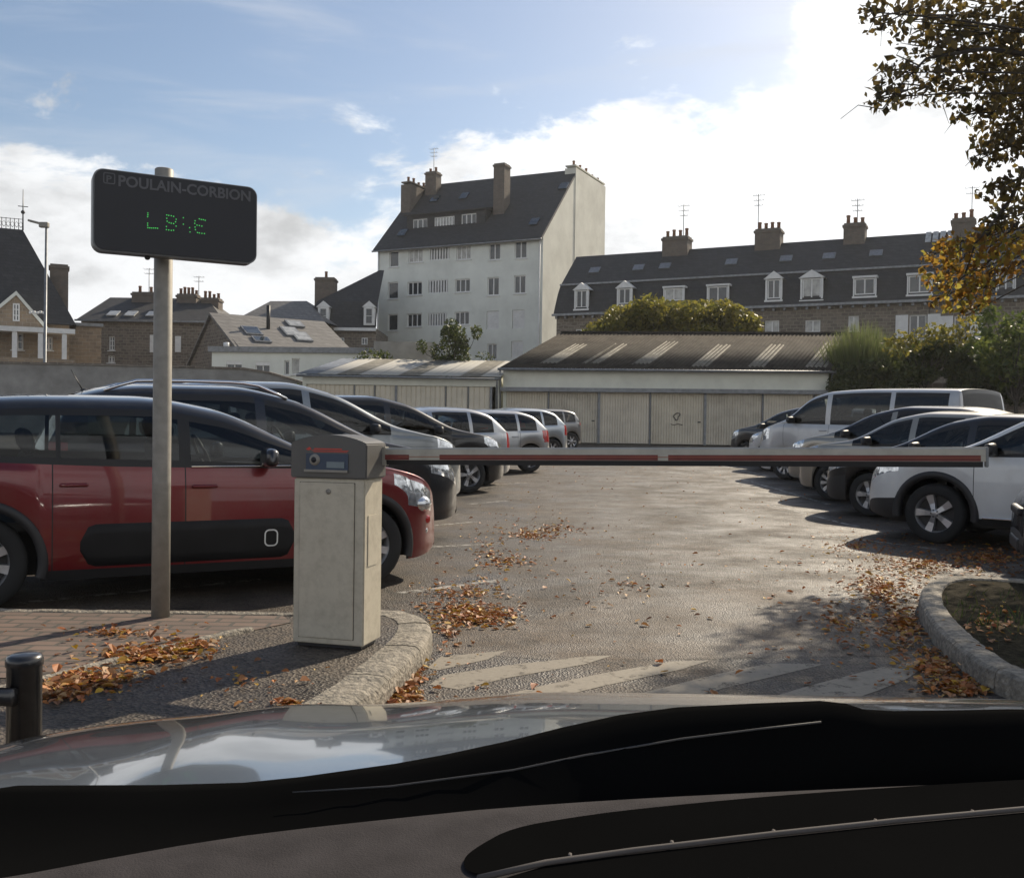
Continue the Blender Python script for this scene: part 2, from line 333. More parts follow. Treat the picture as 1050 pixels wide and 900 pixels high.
# ------------------------------------------------------------------ ground
def asphalt(name, base, warm, scale=1.0, crack=True):
    m = bpy.data.materials.new(name); m.use_nodes = True
    N, Lk = nt(m); b = N['Principled BSDF']
    tc = N.new('ShaderNodeTexCoord')
    def nz(s, d=8, r=.6):
        n = N.new('ShaderNodeTexNoise'); n.inputs['Scale'].default_value = s; n.inputs['Detail'].default_value = d; n.inputs['Roughness'].default_value = r
        Lk.new(tc.outputs['Object'], n.inputs['Vector']); return n.outputs['Fac']
    vo = N.new('ShaderNodeTexVoronoi'); vo.inputs['Scale'].default_value = 85*scale; Lk.new(tc.outputs['Object'], vo.inputs['Vector'])
    r1 = N.new('ShaderNodeValToRGB'); e = r1.color_ramp.elements; e[0].position = .3; e[1].position = .72
    e[0].color = (*[c*.7 for c in base],1); e[1].color = (*warm,1)
    Lk.new(nz(.55, 10, .65), r1.inputs['Fac'])
    # aggregate speckle
    sp = N.new('ShaderNodeMapRange'); sp.inputs[1].default_value = 0; sp.inputs[2].default_value = 1; sp.inputs[3].default_value = .35; sp.inputs[4].default_value = 1.9
    sc = N.new('ShaderNodeSeparateXYZ'); Lk.new(vo.outputs['Color'], sc.inputs[0]); Lk.new(sc.outputs[0], sp.inputs[0])
    mu = N.new('ShaderNodeVectorMath'); mu.operation = 'SCALE'; Lk.new(r1.outputs['Color'], mu.inputs[0]); Lk.new(sp.outputs[0], mu.inputs['Scale'])
    # dark stains
    st = N.new('ShaderNodeMapRange'); st.inputs[1].default_value = .46; st.inputs[2].default_value = .68; st.inputs[3].default_value = 1.1; st.inputs[4].default_value = .42
    Lk.new(nz(1.9, 9, .7), st.inputs[0])
    m2 = N.new('ShaderNodeVectorMath'); m2.operation = 'SCALE'; Lk.new(mu.outputs[0], m2.inputs[0]); Lk.new(st.outputs[0], m2.inputs['Scale'])
    wv = N.new('ShaderNodeTexNoise'); wv.inputs['Scale'].default_value = 1.6; wv.inputs['Detail'].default_value = 5; Lk.new(tc.outputs['Object'], wv.inputs['Vector'])
    wm = N.new('ShaderNodeVectorMath'); wm.operation = 'MULTIPLY_ADD'; Lk.new(wv.outputs['Color'], wm.inputs[0]); wm.inputs[1].default_value = (.9,.9,0); Lk.new(tc.outputs['Object'], wm.inputs[2])
    vc = N.new('ShaderNodeTexVoronoi'); vc.feature = 'DISTANCE_TO_EDGE'; vc.inputs['Scale'].default_value = .42; Lk.new(wm.outputs[0], vc.inputs['Vector'])
    ck = N.new('ShaderNodeMapRange'); ck.inputs[1].default_value = .003; ck.inputs[2].default_value = .012; ck.inputs[3].default_value = .5; ck.inputs[4].default_value = 1; Lk.new(vc.outputs['Distance'], ck.inputs[0])
    cm_ = N.new('ShaderNodeMapRange'); cm_.inputs[1].default_value = .47; cm_.inputs[2].default_value = .53; Lk.new(nz(.35, 3), cm_.inputs[0])
    cx_ = N.new('ShaderNodeMix'); cx_.inputs[2].default_value = 1.0; Lk.new(cm_.outputs[0], cx_.inputs[0]); Lk.new(ck.outputs[0], cx_.inputs[3])
    m3 = N.new('ShaderNodeVectorMath'); m3.operation = 'SCALE'; Lk.new(m2.outputs[0], m3.inputs[0]); Lk.new(cx_.outputs[0], m3.inputs['Scale'])
    Lk.new((m3 if crack else m2).outputs[0], b.inputs['Base Color'])
    rr = N.new('ShaderNodeMapRange'); rr.inputs[1].default_value = .35; rr.inputs[2].default_value = .65; rr.inputs[3].default_value = .40; rr.inputs[4].default_value = .85; Lk.new(nz(1.1, 9, .7), rr.inputs[0]); Lk.new(rr.outputs[0], b.inputs['Roughness'])
    ma = N.new('ShaderNodeMath'); ma.operation = 'MULTIPLY_ADD'; Lk.new(nz(130, 4), ma.inputs[0]); ma.inputs[1].default_value = .35; Lk.new(vo.outputs['Distance'], ma.inputs[2])
    bp = N.new('ShaderNodeBump'); bp.inputs['Strength'].default_value = .8; bp.inputs['Distance'].default_value = .009
    Lk.new(ma.outputs[0], bp.inputs['Height']); Lk.new(bp.outputs['Normal'], b.inputs['Normal'])
    return m
M['asph'] = asphalt('asphalt', (.033,.026,.020), (.085,.064,.045))
M['asphp'] = asphalt('asphalt_patch', (.078,.058,.040), (.108,.080,.055), 1.4, False)
M['asphd'] = asphalt('asphalt_pavement', (.06,.049,.038), (.085,.066,.048), .8, False)

ys = [-40, 0, 6, 13, 20, 30, 45.5, 120, 170]; xs = [-160, -60, 0, 60, 160]
V = [(x, y, gz(y)) for y in ys for x in xs]; nx = len(xs)
Fc = [(j*nx+i, j*nx+i+1, (j+1)*nx+i+1, (j+1)*nx+i) for j in range(len(ys)-1) for i in range(nx-1)]
tag(rawmesh('ground', V, Fc, M['asph']), kind='structure')

def sheet(name, pts, z, m, kind='structure', sub=None):
    V = [(p[0], p[1], gz(p[1])+z) for p in pts]
    return tag(rawmesh(name, V, [list(range(len(V)))], m), kind=kind)
def gpx(uv, z=0): return [G(u, v, z) for u, v in uv]
# smoother repair patch across the lane
sheet('road_patch', gpx([(445,668),(470,648),(560,634),(640,606),(700,601),(760,604),(868,612),(905,640),(930,672),(700,676),(560,676)]), .0009, M['asphp'])

# painted markings, worn
def wornpaint(name, col, cover, scale=9):
    m = bpy.data.materials.new(name); m.use_nodes = True
    N, Lk = nt(m); b = N['Principled BSDF']; o = N['Material Output']
    tc = N.new('ShaderNodeTexCoord'); n = N.new('ShaderNodeTexNoise'); n.inputs['Scale'].default_value = scale; n.inputs['Detail'].default_value = 10; n.inputs['Roughness'].default_value = .75
    Lk.new(tc.outputs['Object'], n.inputs['Vector'])
    mr = N.new('ShaderNodeMapRange'); mr.inputs[1].default_value = cover-.06; mr.inputs[2].default_value = cover+.08; Lk.new(n.outputs['Fac'], mr.inputs[0])
    t = N.new('ShaderNodeBsdfTransparent'); mx = N.new('ShaderNodeMixShader'); Lk.new(mr.outputs[0], mx.inputs[0]); Lk.new(b.outputs[0], mx.inputs[1]); Lk.new(t.outputs[0], mx.inputs[2])
    Lk.new(mx.outputs[0], o.inputs['Surface'])
    n3 = N.new('ShaderNodeTexNoise'); n3.inputs['Scale'].default_value = 40; n3.inputs['Detail'].default_value = 6; Lk.new(tc.outputs['Object'], n3.inputs['Vector'])
    r = N.new('ShaderNodeValToRGB'); r.color_ramp.elements[0].color = (*[c*.6 for c in col],1); r.color_ramp.elements[1].color = (*col,1); Lk.new(n3.outputs['Fac'], r.inputs['Fac'])
    Lk.new(r.outputs['Color'], b.inputs['Base Color']); b.inputs['Roughness'].default_value = .75
    return m
M['paintw'] = wornpaint('worn_white_paint', (.30,.262,.205), .60)
M['paintf'] = wornpaint('faded_white_paint', (.42,.40,.36), .50)
def strip(name, a, b, wd, m, z=.0018):
    a = Vector((a[0],a[1])); b = Vector((b[0],b[1])); d = (b-a).normalized(); n = Vector((-d.y,d.x))*wd/2
    L = (b-a).length; k = max(4, int(L/.08)); j = lambda: n*random.uniform(.82,1.05)
    return sheet(name, [a+(b-a)*(i/k)-j() for i in range(k+1)]+[b+(a-b)*(i/k)+j() for i in range(k+1)], z, m)
for q in ([(440,702),(455,692),(520,682),(600,673),(628,672),(600,681),(520,695),(470,707)],
          [(485,720),(560,702),(620,690),(690,678),(728,677),(700,686),(620,703),(540,722)],
          [(620,720),(700,700),(740,690),(790,680),(846,681),(800,692),(740,706),(690,722)],
          [(780,718),(830,703),(880,690),(905,684),(943,687),(930,696),(900,708),(860,722)],
          [(438,685),(452,673),(520,667),(500,676),(450,687)]):
    sheet('hatch_marking', gpx(q), .0018, M['paintw'])
for a, b, wd in [((20,618),(267,594),.09),((410,608),(513,595),.09),((400,563),(513,557),.09),((430,540),(488,535),.09),((480,519),(520,516),.09),((500,502),(540,500),.1),((530,490),(560,488),.1),((555,481),(585,480),.1),
              ((840,548),(960,563),.09),((760,497),(850,520),.1),((740,486),(800,497),.1),((720,480),(770,484),.1),((790,520),(880,540),.08)]:
    strip('bay_marking', G(*a), G(*b), wd, M['paintf'])

# ------------------------------------------------------------------ left kerb island
KH = .12
def chaikin(pts, n=2, closed=False):
    for _ in range(n):
        q = [pts[0]] if not closed else []
        for i in range(len(pts)-1): 
            a, b = Vector(pts[i]), Vector(pts[i+1]); q += [a*.75+b*.25, a*.25+b*.75]
        if not closed: q.append(pts[-1])
        pts = [Vector(p) for p in q]
    return pts
outer = [G(u,v,0).to_2d() for u,v in [(300,648),(400,642),(441,652),(445,672),(420,700),(385,735)]]
outer = [Vector((-1.2,5.78))]+outer+[Vector((-.74,3.6)), Vector((-1.55,2.6)), Vector((-2.6,1.2)), Vector((-3.8,-3))]
outer = chaikin(outer, 2)
M['kerb'] = mat('granite_kerb', (.27,.24,.195), .9, var=.45, scale=30, bump=1, bscale=45, dirt=.7, dscale=5, dcol=(.10,.095,.08))
def offset(poly, d):
    out = []
    for i,p in enumerate(poly):
        a = poly[max(i-1,0)]; b = poly[min(i+1,len(poly)-1)]; t = (b-a).normalized(); out.append(p+Vector((t.y,-t.x))*d)
    return out
def resample(poly, step):
    out = [poly[0]]; acc = 0
    for a,b in zip(poly[:-1], poly[1:]):
        L = (b-a).length; 
        if L < 1e-6: continue
        t = step-acc
        while t <= L: out.append(a+(b-a)*(t/L)); t += step
        acc = (acc+L) % step
    return out
def kerb(name, line, wd, h, side, stone=.62):
    """kerb stones laid along a line: bevelled top, joints between the stones"""
    line = resample(line, .05); k = int(stone/.05); mb = MB()
    inn = offset(line, wd*side)
    i = 0
    while i < len(line)-2:
        j = min(i+k, len(line)-1); js = .06
        rows = []
        for q in range(i, j+1):
            o, n_ = line[q], inn[q]
            if q == i: 
                o = o+(line[q+1]-o)*.12; n_ = n_+(inn[q+1]-n_)*.12
            dz = random.uniform(-.003,.003)
            def at(t, z): p = o+(n_-o)*t; return (p.x, p.y, z)
            rows.append([at(.0,-.03), at(.0,h*.55), at(.05,h*.86+dz), at(.16,h+dz), at(.5,h+.006+dz), at(.97,h+dz), at(1,h-.02), at(1,-.03)])
        m_ = 8; V = [p for r_ in rows for p in r_]; nR = len(rows)
        Fc = [(a*m_+b, a*m_+b+1, (a+1)*m_+b+1, (a+1)*m_+b) for a in range(nR-1) for b in range(m_-1)]+[list(range(m_)), [(nR-1)*m_+b for b in range(m_)][::-1]]
        mb.add(V, Fc); i = j
    return tag(mb.build(name, M['kerb']), kind='structure')
kerb('kerb', outer, .20, KH, 1)
inner = offset(outer, .19)
poly = list(inner)+[Vector((-14,-3)), Vector((-14,5.78))]
V = [(p.x,p.y,KH-.004) for p in poly]
from mathutils.geometry import delaunay_2d_cdt
vv_, _, ff_, *_r = delaunay_2d_cdt([Vector(p[:2]) for p in V], [(i,(i+1)%len(V)) for i in range(len(V))], [], 1, 1e-5)
tag(rawmesh('pavement', [(p.x,p.y,KH-.004) for p in vv_], [list(f) for f in ff_], M['asphd']), kind='structure')
M['paver'] = brickmat('brick_pavers', (.17,.118,.092), (.125,.092,.075), (.075,.066,.055), .21, .105, .012, .85, .0, .8, axes='XY')
pv = [G(u,v,KH).to_2d() for u,v in [(300,637.5),(215,655),(60,694)]]
pv = [Vector((-13,5.8)), Vector((-1.35,5.78))]+pv+[Vector((-13,3.2))]
tag(rawmesh('brick_pavement', [(p.x,p.y,KH) for p in pv], [list(range(len(pv)))], M['paver']), kind='structure')
e0, e1, e2 = [G(u,v,KH).to_2d() for u,v in [(262,646),(190,662),(45,699)]]
kerb('edging', [e0,e1,e2,e2+(e2-e1)*3], .07, KH+.012, 1, .8)
# back edge of pavement towards the bays
kerb('kerb', [Vector((-13.5,5.86)), Vector((-1.1,5.86))], .08, KH+.004, 1, .9)

# right island
M['soil'] = mat('soil', (.040,.034,.022), .95, spec=.03, var=.5, scale=20, bump=1, bscale=45)
ro = [G(u,v,.0).to_2d() for u,v in [(1090,604),(1000,604),(955,607),(940,622),(945,645),(975,682),(1030,722)]]
ro = chaikin([Vector((9.5,4.4)),Vector((6.5,6.0)),Vector((4.9,7.1))]+ro[1:]+[Vector((3.2,3.0)), Vector((4.5,.5))], 2)
kerb('kerb', ro, .15, .12, -1)
ri = offset(ro, -.145); poly = list(ri)+[Vector((10,.5)), Vector((10,4.2))]
tag(rawmesh('verge', [(p.x,p.y,.105) for p in poly], [list(range(len(poly)))], M['soil']), kind='structure')
# grass on verge
def inpoly(p, poly):
    c = False; j = len(poly)-1
    for i in range(len(poly)):
        a, b = poly[i], poly[j]
        if (a.y > p[1]) != (b.y > p[1]) and p[0] < (b.x-a.x)*(p[1]-a.y)/(b.y-a.y+1e-12)+a.x: c = not c
        j = i
    return c
gv = []
for _ in range(2300):
    x, y = random.uniform(2.6,5.5), random.uniform(3.6,7)
    if not inpoly((x,y), poly) or math.sin(x*5+y*3)+random.random()*1.4 < .4: continue
    h = random.uniform(.03,.09); a = random.uniform(0,PI*2); dx, dy = math.cos(a)*.006, math.sin(a)*.006; lx, ly = random.gauss(0,.03), random.gauss(0,.03)
    gv += [(x-dx,y-dy,.10),(x+dx,y+dy,.10),(x+lx+dx*.2,y+ly+dy*.2,.10+h),(x+lx-dx*.2,y+ly-dy*.2,.10+h)]
gv = np.array(gv)
tag(quadmesh('grass', gv, len(gv)//4, leafmat('grass', [(.03,.05,.015),(.06,.085,.025),(.11,.10,.04)])), 'short dry grass growing on the kerbed verge', 'grass', kind='stuff')

# ------------------------------------------------------------------ cars
def pchip(xs, ys):
    xs = np.array(xs, float); ys = np.array(ys, float)
    o = np.argsort(xs); xs, ys = xs[o], ys[o]
    h = np.diff(xs); d = np.diff(ys)/h; m = np.zeros(len(xs))
    for i in range(1, len(xs)-1):
        if d[i-1]*d[i] > 0:
            w1, w2 = 2*h[i]+h[i-1], h[i]+2*h[i-1]; m[i] = (w1+w2)/(w1/d[i-1]+w2/d[i])
    m[0], m[-1] = d[0], d[-1]
    def f(x):
        x = min(max(x, xs[0]), xs[-1]); i = int(min(max(np.searchsorted(xs, x)-1, 0), len(xs)-2)); t = (x-xs[i])/h[i]
        return (ys[i]*(2*t**3-3*t**2+1)+h[i]*m[i]*(t**3-2*t**2+t)+ys[i+1]*(-2*t**3+3*t**2)+h[i]*m[i+1]*(t**3-t**2))
    return f
SEG = [3,4,4,2,8,3,5,5]; CUM = [0]
for s_ in SEG: CUM.append(CUM[-1]+s_)
HALF = CUM[-1]
def catmull(p0,p1,p2,p3,t):
    return tuple(.5*((2*b)+(-a+c)*t+(2*a-5*b+4*c-d)*t*t+(-a+3*b-3*c+d)*t**3) for a,b,c,d in zip(p0,p1,p2,p3))
class Body:
    def __init__(s, sp):
        s.sp = sp; s.top = pchip(*zip(*sp['top'])); s.belt = pchip(*zip(*sp['belt']))
        s.xf, s.xr = max(p[0] for p in sp['top']), min(p[0] for p in sp['top'])
        s.R = sp['R']; s.Ra = s.R+sp.get('gap',.055)
    def w(s, x):
        sp = s.sp; m = (s.xf+s.xr)/2; u = (x-m)/((s.xf-s.xr)/2); W = sp['W']
        pf, pr = sp.get('pf',.34), sp.get('pr',.24)
        k = (.05*abs(u)**3+pf*abs(u)**10) if u > 0 else (.03*abs(u)**3+pr*abs(u)**14)
        return W*(1-k)
    def zbot(s, x):
        sp = s.sp; z = sp.get('sill',.2)
        ef = min(1, (s.xf-x)/.35); er = min(1, (x-s.xr)/.35)
        z += .06*(1-ef)**2+.1*(1-er)**2
        for xa in (sp['xa_f'], sp['xa_r']):
            d = abs(x-xa)
            if d < s.Ra: z = max(z, s.R+math.sqrt(max(0, s.Ra**2-d*d)))
        return z
    def section(s, x):
        sp = s.sp; zt = s.top(x); zb = s.zbot(x); w = s.w(x); hb = min(s.belt(x), zt-.035)
        zb = min(zb, hb-.12)
        k = min(1, max(0, (zt-hb)/.3)); wb = w*.955
        zr = zt-.02-.065*k; zr = max(zr, hb+.012)
        yr = wb-(zr-hb)*sp.get('tumble',.33)
        mid = zb+(hb-zb)*.55
        c = [(w*.955, zb), (w*.985, zb+(hb-zb)*.16), (w, mid), (w*.988, hb-(hb-zb)*.14), (wb, hb), (yr, zr), (yr-.075, zt-.018-.006*k), (yr*.52, zt-.001+.012*k), (0, zt+.004+.018*k)]
        cc = [(c[0][0]-.01, c[0][1]-.05)]+c+[(-c[-2][0], c[-2][1])]
        out = []
        for i in range(8):
            n = SEG[i]
            for q in range(n):
                t = q/n
                if i == 4: out.append((c[4][0]+(c[5][0]-c[4][0])*t+.018*k*math.sin(PI*t), c[4][1]+(c[5][1]-c[4][1])*t))
                else:
                    a, b = cc[i], cc[i+3]
                    if i == 3: b = (c[4][0]-.01, c[4][1]+.06)
                    if i == 5: a = (c[5][0]+.02, c[5][1]-.06)
                    p = catmull(a, cc[i+1], cc[i+2], b, t); out.append(p)
        out.append(c[-1]); return out
    def y_at(s, x, z):
        sec = s.section(x)
        for a,b in zip(sec[:-1], sec[1:]):
            if a[1] <= z <= b[1]+1e-9: return a[0]+(b[0]-a[0])*(z-a[1])/(b[1]-a[1]+1e-9)
        return sec[0][0]

WHEELS = {}
def wheel_meshes(Rw, wd, style):
    key = (Rw, wd, style)
    if key in WHEELS: return WHEELS[key]
    rr = Rw*.665
    t = MB(); h = wd/2
    t.lathe([(rr*.96,-h*.9),(rr,-h*.95),(rr*1.08,-h),(Rw*.9,-h*1.0),(Rw*.975,-h*.8),(Rw,-h*.45),(Rw,h*.45),(Rw*.975,h*.8),(Rw*.9,h),(rr*1.08,h),(rr,h*.95),(rr*.96,h*.9)], axis='y', n=40)
    tyre = t.build('tyre', M['tyre'])
    r = MB()
    r.lathe([(rr*.99,h*.93),(rr*1.0,h*.8),(rr*.94,h*.72),(rr*.9,h*.2),(rr*.88,-h*.9)], axis='y', n=40)
    r.mi = 1
    r.lathe([(rr*.9,h*.05),(rr*.3,h*.0),(0,h*.0)], axis='y', n=24)          # dark brake/disc behind the spokes
    r.mi = 0
    n = {'five':5,'seven':7,'cover':9,'ten':10}[style]
    r.lathe([(0,h*.86),(rr*.16,h*.86),(rr*.24,h*.74),(rr*.24,h*.4)], axis='y', n=24)
    for k in range(n):
        a0 = 2*PI*k/n+.3
        k0 = len(r.V)
        wi, wo = {'five':(.10,.22),'seven':(.07,.13),'cover':(.07,.17),'ten':(.04,.08)}[style]
        V = []
        for q,(rad,ww,hy) in enumerate([(rr*.14,wi*rr*1.1,h*.82),(rr*.5,(wi+wo)/2*rr,h*.66),(rr*.95,wo*rr,h*.74)]):
            V += [(-ww,hy-.045,rad),(-ww*.85,hy,rad),(ww*.85,hy,rad),(ww,hy-.045,rad)]
        Fc = []
        for q in range(2): Fc += [(q*4+i, q*4+i+1, q*4+4+i+1, q*4+4+i) for i in range(3)]
        r.add(V, Fc); r.xf(Matrix.Rotation(a0, 3, 'Y'), k0)
    r.mi = 1
    for k in range(5):
        a = 2*PI*k/5; r.lathe([(0,h*.88),(.009,h*.88),(.009,h*.8)], c=(rr*.17*math.cos(a),0,rr*.17*math.sin(a)), axis='y', n=8)
    rim = r.build('rim', [M['alloy'], M['black']])
    WHEELS[key] = (tyre.data, rim.data)
    for o in (tyre, rim): bpy.data.objects.remove(o)
    return WHEELS[key]

def make_car(name, label, sp, pm, group, cat='car'):
    root = thing(name, label, cat, group=group)
    B = Body(sp); roofm = sp.get('roofm', pm)
    # ---- stations
    xs = set(np.round(np.linspace(B.xr, B.xf, 70), 4))
    px = B.xr; dense = np.linspace(B.xr, B.xf, 3000); zt = [B.top(x) for x in dense]
    acc = 0
    for i in range(1, len(dense)):
        acc += math.hypot(dense[i]-dense[i-1], zt[i]-zt[i-1])
        if acc > .045: xs.add(round(dense[i],4)); acc = 0
    for xa in (sp['xa_f'], sp['xa_r']):
        for k in range(0, 19): xs.add(round(xa+B.Ra*math.cos(PI*k/18)*.9999, 4))
    gaps = []
    for d0,d1 in sp['doors']:
        gaps += [(d0-.004,d0+.004),(d1-.004,d1+.004)]
    gaps = sorted(set(gaps))
    brk = [v for g in gaps for v in g]+[v for p in sp['side'] for v in p]+list(sp['ws'])+list(sp['rw'])
    xs = [x for x in xs if all(abs(x-b) > .012 for b in brk)]+list(brk)
    xs = sorted(set(xs)); xs = [x for i,x in enumerate(xs) if i == 0 or x-xs[i-1] > .0015]
    secs = [B.section(x) for x in xs]; NJ = 2*HALF+1
    V = []
    for x, sec in zip(xs, secs):
        V += [(x, y, z) for y,z in sec]+[(x, -y, z) for y,z in reversed(sec[:-1])]
    parts = {}
    def put(key, f, mi): parts.setdefault(key, []).append((f, mi))
    ws0, ws1 = sp['ws']; rw0, rw1 = sp['rw']     # ws: (top x, cowl x); rw: (base x, top x)
    for i in range(len(xs)-1):
        xm = (xs[i]+xs[i+1])/2
        gap = any(abs(xm-(g[0]+g[1])/2) < .0018 for g in gaps)
        ghh = secs[i][CUM[5]][1]-secs[i][CUM[4]][1]; ghh2 = secs[i+1][CUM[5]][1]-secs[i+1][CUM[4]][1]
        for j in range(NJ-1):
            r = j if j < HALF else 2*HALF-1-j; side = 1 if j < HALF else -1
            f = (i*NJ+j, i*NJ+j+1, (i+1)*NJ+j+1, (i+1)*NJ+j)
            inside = ws0 < xm < ws1 or rw0 < xm < rw1
            sidew = None
            if min(ghh,ghh2) > .07:
                for q,(a,b) in enumerate(sp['side']):
                    if a < xm < b: sidew = q
            if ws0 < xm < ws1 and r >= CUM[6]: put('windscreen', f, 0); continue
            if rw0 < xm < rw1 and r >= CUM[6]: put('rear_window', f, 0); continue
            if sidew is not None and CUM[4]+1 <= r < CUM[5]-(1): put(('side_window', sidew, side), f, 0); continue
            if CUM[4] <= r < CUM[5]:
                lo, hi = sp['side'][0][0]-.05, sp['side'][-1][1]+.08
                tr = (lo < xm < hi and (sidew is not None or sp.get('pillars_black'))) or (sp.get('pillars_black') and xm < hi)
                put('body', f, 1 if tr else 0); continue
            if r < CUM[4] and r >= 2:
                dn = None
                for q,(a,b) in enumerate(sp['doors']):
                    if a+.004 < xm < b-.004: dn = q
                if dn is not None: put(('door', dn, side), f, 0); continue
                if gap: put('body', f, 3); continue
            hl = sp.get('head'); tl = sp.get('tail')
            if hl and xm > B.xf-hl[0] and xm < B.xf-hl[1] and hl[2] <= r < hl[3]: put(('headlight', side), f, 0); continue
            if tl and xm < B.xr+tl[0] and xm > B.xr+.012 and tl[2] <= r < tl[3]: put(('tail_light', side), f, 0); continue
            bl = sp.get('bump_r', 7)
            if xm > sp['xa_f']+B.Ra+.02 and r < bl: put('front_bumper', f, 0); continue
            if xm < sp['xa_r']-B.Ra-.02 and r < bl: put('rear_bumper', f, 0); continue
            if sp.get('skirt') and r < 2: put('body', f, 1); continue
            put('body', f, 2 if (r >= CUM[5] and sp['rw'][0] < xm < ws1) else 0)
    # end caps
    for i,key in ((0,'rear_bumper'),(len(xs)-1,'front_bumper')):
        c = len(V); sec = secs[i]; V.append((xs[i]+(-.02 if i == 0 else .02), 0, (sec[0][1]+sec[-1][1])/2))
        for j in range(NJ-1): put(key, (i*NJ+j, i*NJ+j+1, c), 0)
        put(key, (i*NJ, c, i*NJ+NJ-1), 0)
    gl, gd = sp.get('glass', M['glass']), sp.get('glass_rear', M['glassd'])
    low = sp.get('lower', pm)
    for key, fs in parts.items():
        nm = key if isinstance(key, str) else key[0]
        used = sorted({v for f,_ in fs for v in f}); mp_ = {v:k for k,v in enumerate(used)}
        ms = {'body':[pm, M['trim'], roofm, M['trim']], 'windscreen':[gl], 'rear_window':[gd], 'door':[pm], 'headlight':[M['lamp']], 'tail_light':[M['red']], 'front_bumper':[sp.get('fb', low)], 'rear_bumper':[sp.get('rb', low)]}.get(nm)
        if nm == 'side_window': ms = [gl if key[1] >= sp.get('tint_from', -1) else gd]
        o = rawmesh(nm, [V[v] for v in used], [[mp_[v] for v in f] for f,_ in fs], None, root, True, ms, [mi for _,mi in fs])
        if nm == 'door':
            d0, d1 = sp['doors'][key[1]]; sd = key[2]; xh = d0+.13
            zh = B.belt(xh)-.13; yh = B.y_at(xh, zh)
            mb = MB(); mb.rbox(xh-.09,xh+.09, sd*yh-.03*sd if sd<0 else yh-.0, sd*yh+.03 if sd<0 else yh+.03, zh-.013, zh+.013, .012) if sd > 0 else mb.rbox(xh-.09,xh+.09,-yh-.03,-yh+.0,zh-.013,zh+.013,.012)
            mb.build('handle', sp.get('handm', pm), o)
    # inner shell / underbody
    mb = MB(); W = sp['W']
    mb.box(B.xr+.25, B.xf-.25, -W*.62, W*.62, .19, .5)
    for a,b in ((B.xr+.12, sp['xa_r']-B.Ra-.02),(sp['xa_r']+B.Ra+.02, sp['xa_f']-B.Ra-.02),(sp['xa_f']+B.Ra+.02, B.xf-.16)):
        if b > a: mb.box(a, b, -W*(.58 if a > 0.5 or b < -.9 else .86), W*(.58 if a > 0.5 or b < -.9 else .86), .22, B.belt(sp['ws'][1])-.34)
    mb.box(sp['xa_r']-.4, sp['ws'][1]-.1, -W*.84, W*.84, B.belt(0)-.42, B.belt(0)-.36)
    mb.build('underbody', M['trim'], root)
    # interior
    bz = B.belt(0); xs_ = sp.get('seatx', .05)
    for row, ys_, hh in ((0,(-.36,.36),.62),(-.95,(-.42,0,.42),.52)):
        for y in ys_:
            mb = MB(); mb.rbox(-.07,.07,-.22,.22,0,hh,.05); mb.rbox(-.05,.05,-.12,.12,hh+.01,hh+.18,.05); mb.tube([(0,0,hh-.05),(0,0,hh+.1)],.02,6)
            mb.xf(Matrix.Translation((xs_+row, y, bz-.42)) @ Matrix.Rotation(R(-14),4,'Y')); mb.build('seat', M['seat'], root)
    mb = MB(); mb.rbox(sp['ws'][1]-.55, sp['ws'][1]-.02, -W*.82, W*.82, bz-.3, bz-.02, .06); mb.build('dashboard', M['black'], root)
    mb = MB(); st = []
    for k in range(25): a = 2*PI*k/24; st.append((0, .185*math.cos(a), .185*math.sin(a)))
    mb.tube(st, .015, 6, False); mb.box(-.01,.01,-.18,.18,-.02,.02); mb.xf(Matrix.Translation((sp['ws'][1]-.72, .36, bz+.04)) @ Matrix.Rotation(R(-25),4,'Y')); mb.build('steering_wheel', M['black'], root)
    # wheels
    wd = sp.get('tw', .19)
    ty, ri_ = wheel_meshes(sp['R'], wd, sp.get('rim','seven'))
    for xa in (sp['xa_f'], sp['xa_r']):
        for sd in (1,-1):
            wh = empty('wheel', (xa, sd*(W-.03-wd/2), sp['R']), 0 if sd > 0 else PI, root)
            link('tyre', ty, wh); link('rim', ri_, wh)
    # arch lips
    if sp.get('clad'):
        cw = sp['clad']
        for xa in (sp['xa_f'], sp['xa_r']):
            for sd in (1,-1):
                Vv = []; n = 28
                a0 = math.asin(max(-1,(sp.get('sill',.2)+.03-sp['R'])/(B.Ra)))
                for k in range(n+1):
                    a = a0+(PI-2*a0)*k/n
                    for rad, oy in ((B.Ra-.006,-.10),(B.Ra-.004,.012),(B.Ra+cw*.8,.014),(B.Ra+cw,-.012)):
                        x = xa+rad*math.cos(a); z = sp['R']+rad*math.sin(a); xc = min(max(x,B.xr+.02),B.xf-.02)
                        y = min(B.w(xc), B.w(xc)*.997)
                        Vv.append((x, sd*(y+oy), z))
                Fv = [(q*4+e, q*4+e+1, q*4+4+e+1, q*4+4+e) for q in range(n) for e in range(3)]
                rawmesh('wheel_arch_trim', Vv, Fv, M['black'], root, True)
    # mirrors
    xm_ = sp['ws'][1]-sp.get('mir',.42); zm = B.belt(xm_)+.07
    for sd in (1,-1):
        mb = MB(); y0 = B.w(xm_)*.93
        mb.rbox(-.045,.075,-.115,.115,-.07,.075,.045,3); mb.V = [(x-(.03*abs(y)/.115 if x > 0 else 0), y, z*(1-.18*max(0,sd*y)/.115)) for x,y,z in mb.V]; mb.sm = [True]*len(mb.F)
        mb.xf(Matrix.Translation((xm_, sd*(y0+.15), zm+.01)), 0)
        mb.rbox(xm_-.03,xm_+.03, min(sd*y0,sd*(y0+.08)), max(sd*y0,sd*(y0+.08)), zm-.06, zm-.02,.01)
        mb.build('mirror', sp.get('mirm', M['black']), root)
    # number plates, grille
    xe = B.xf
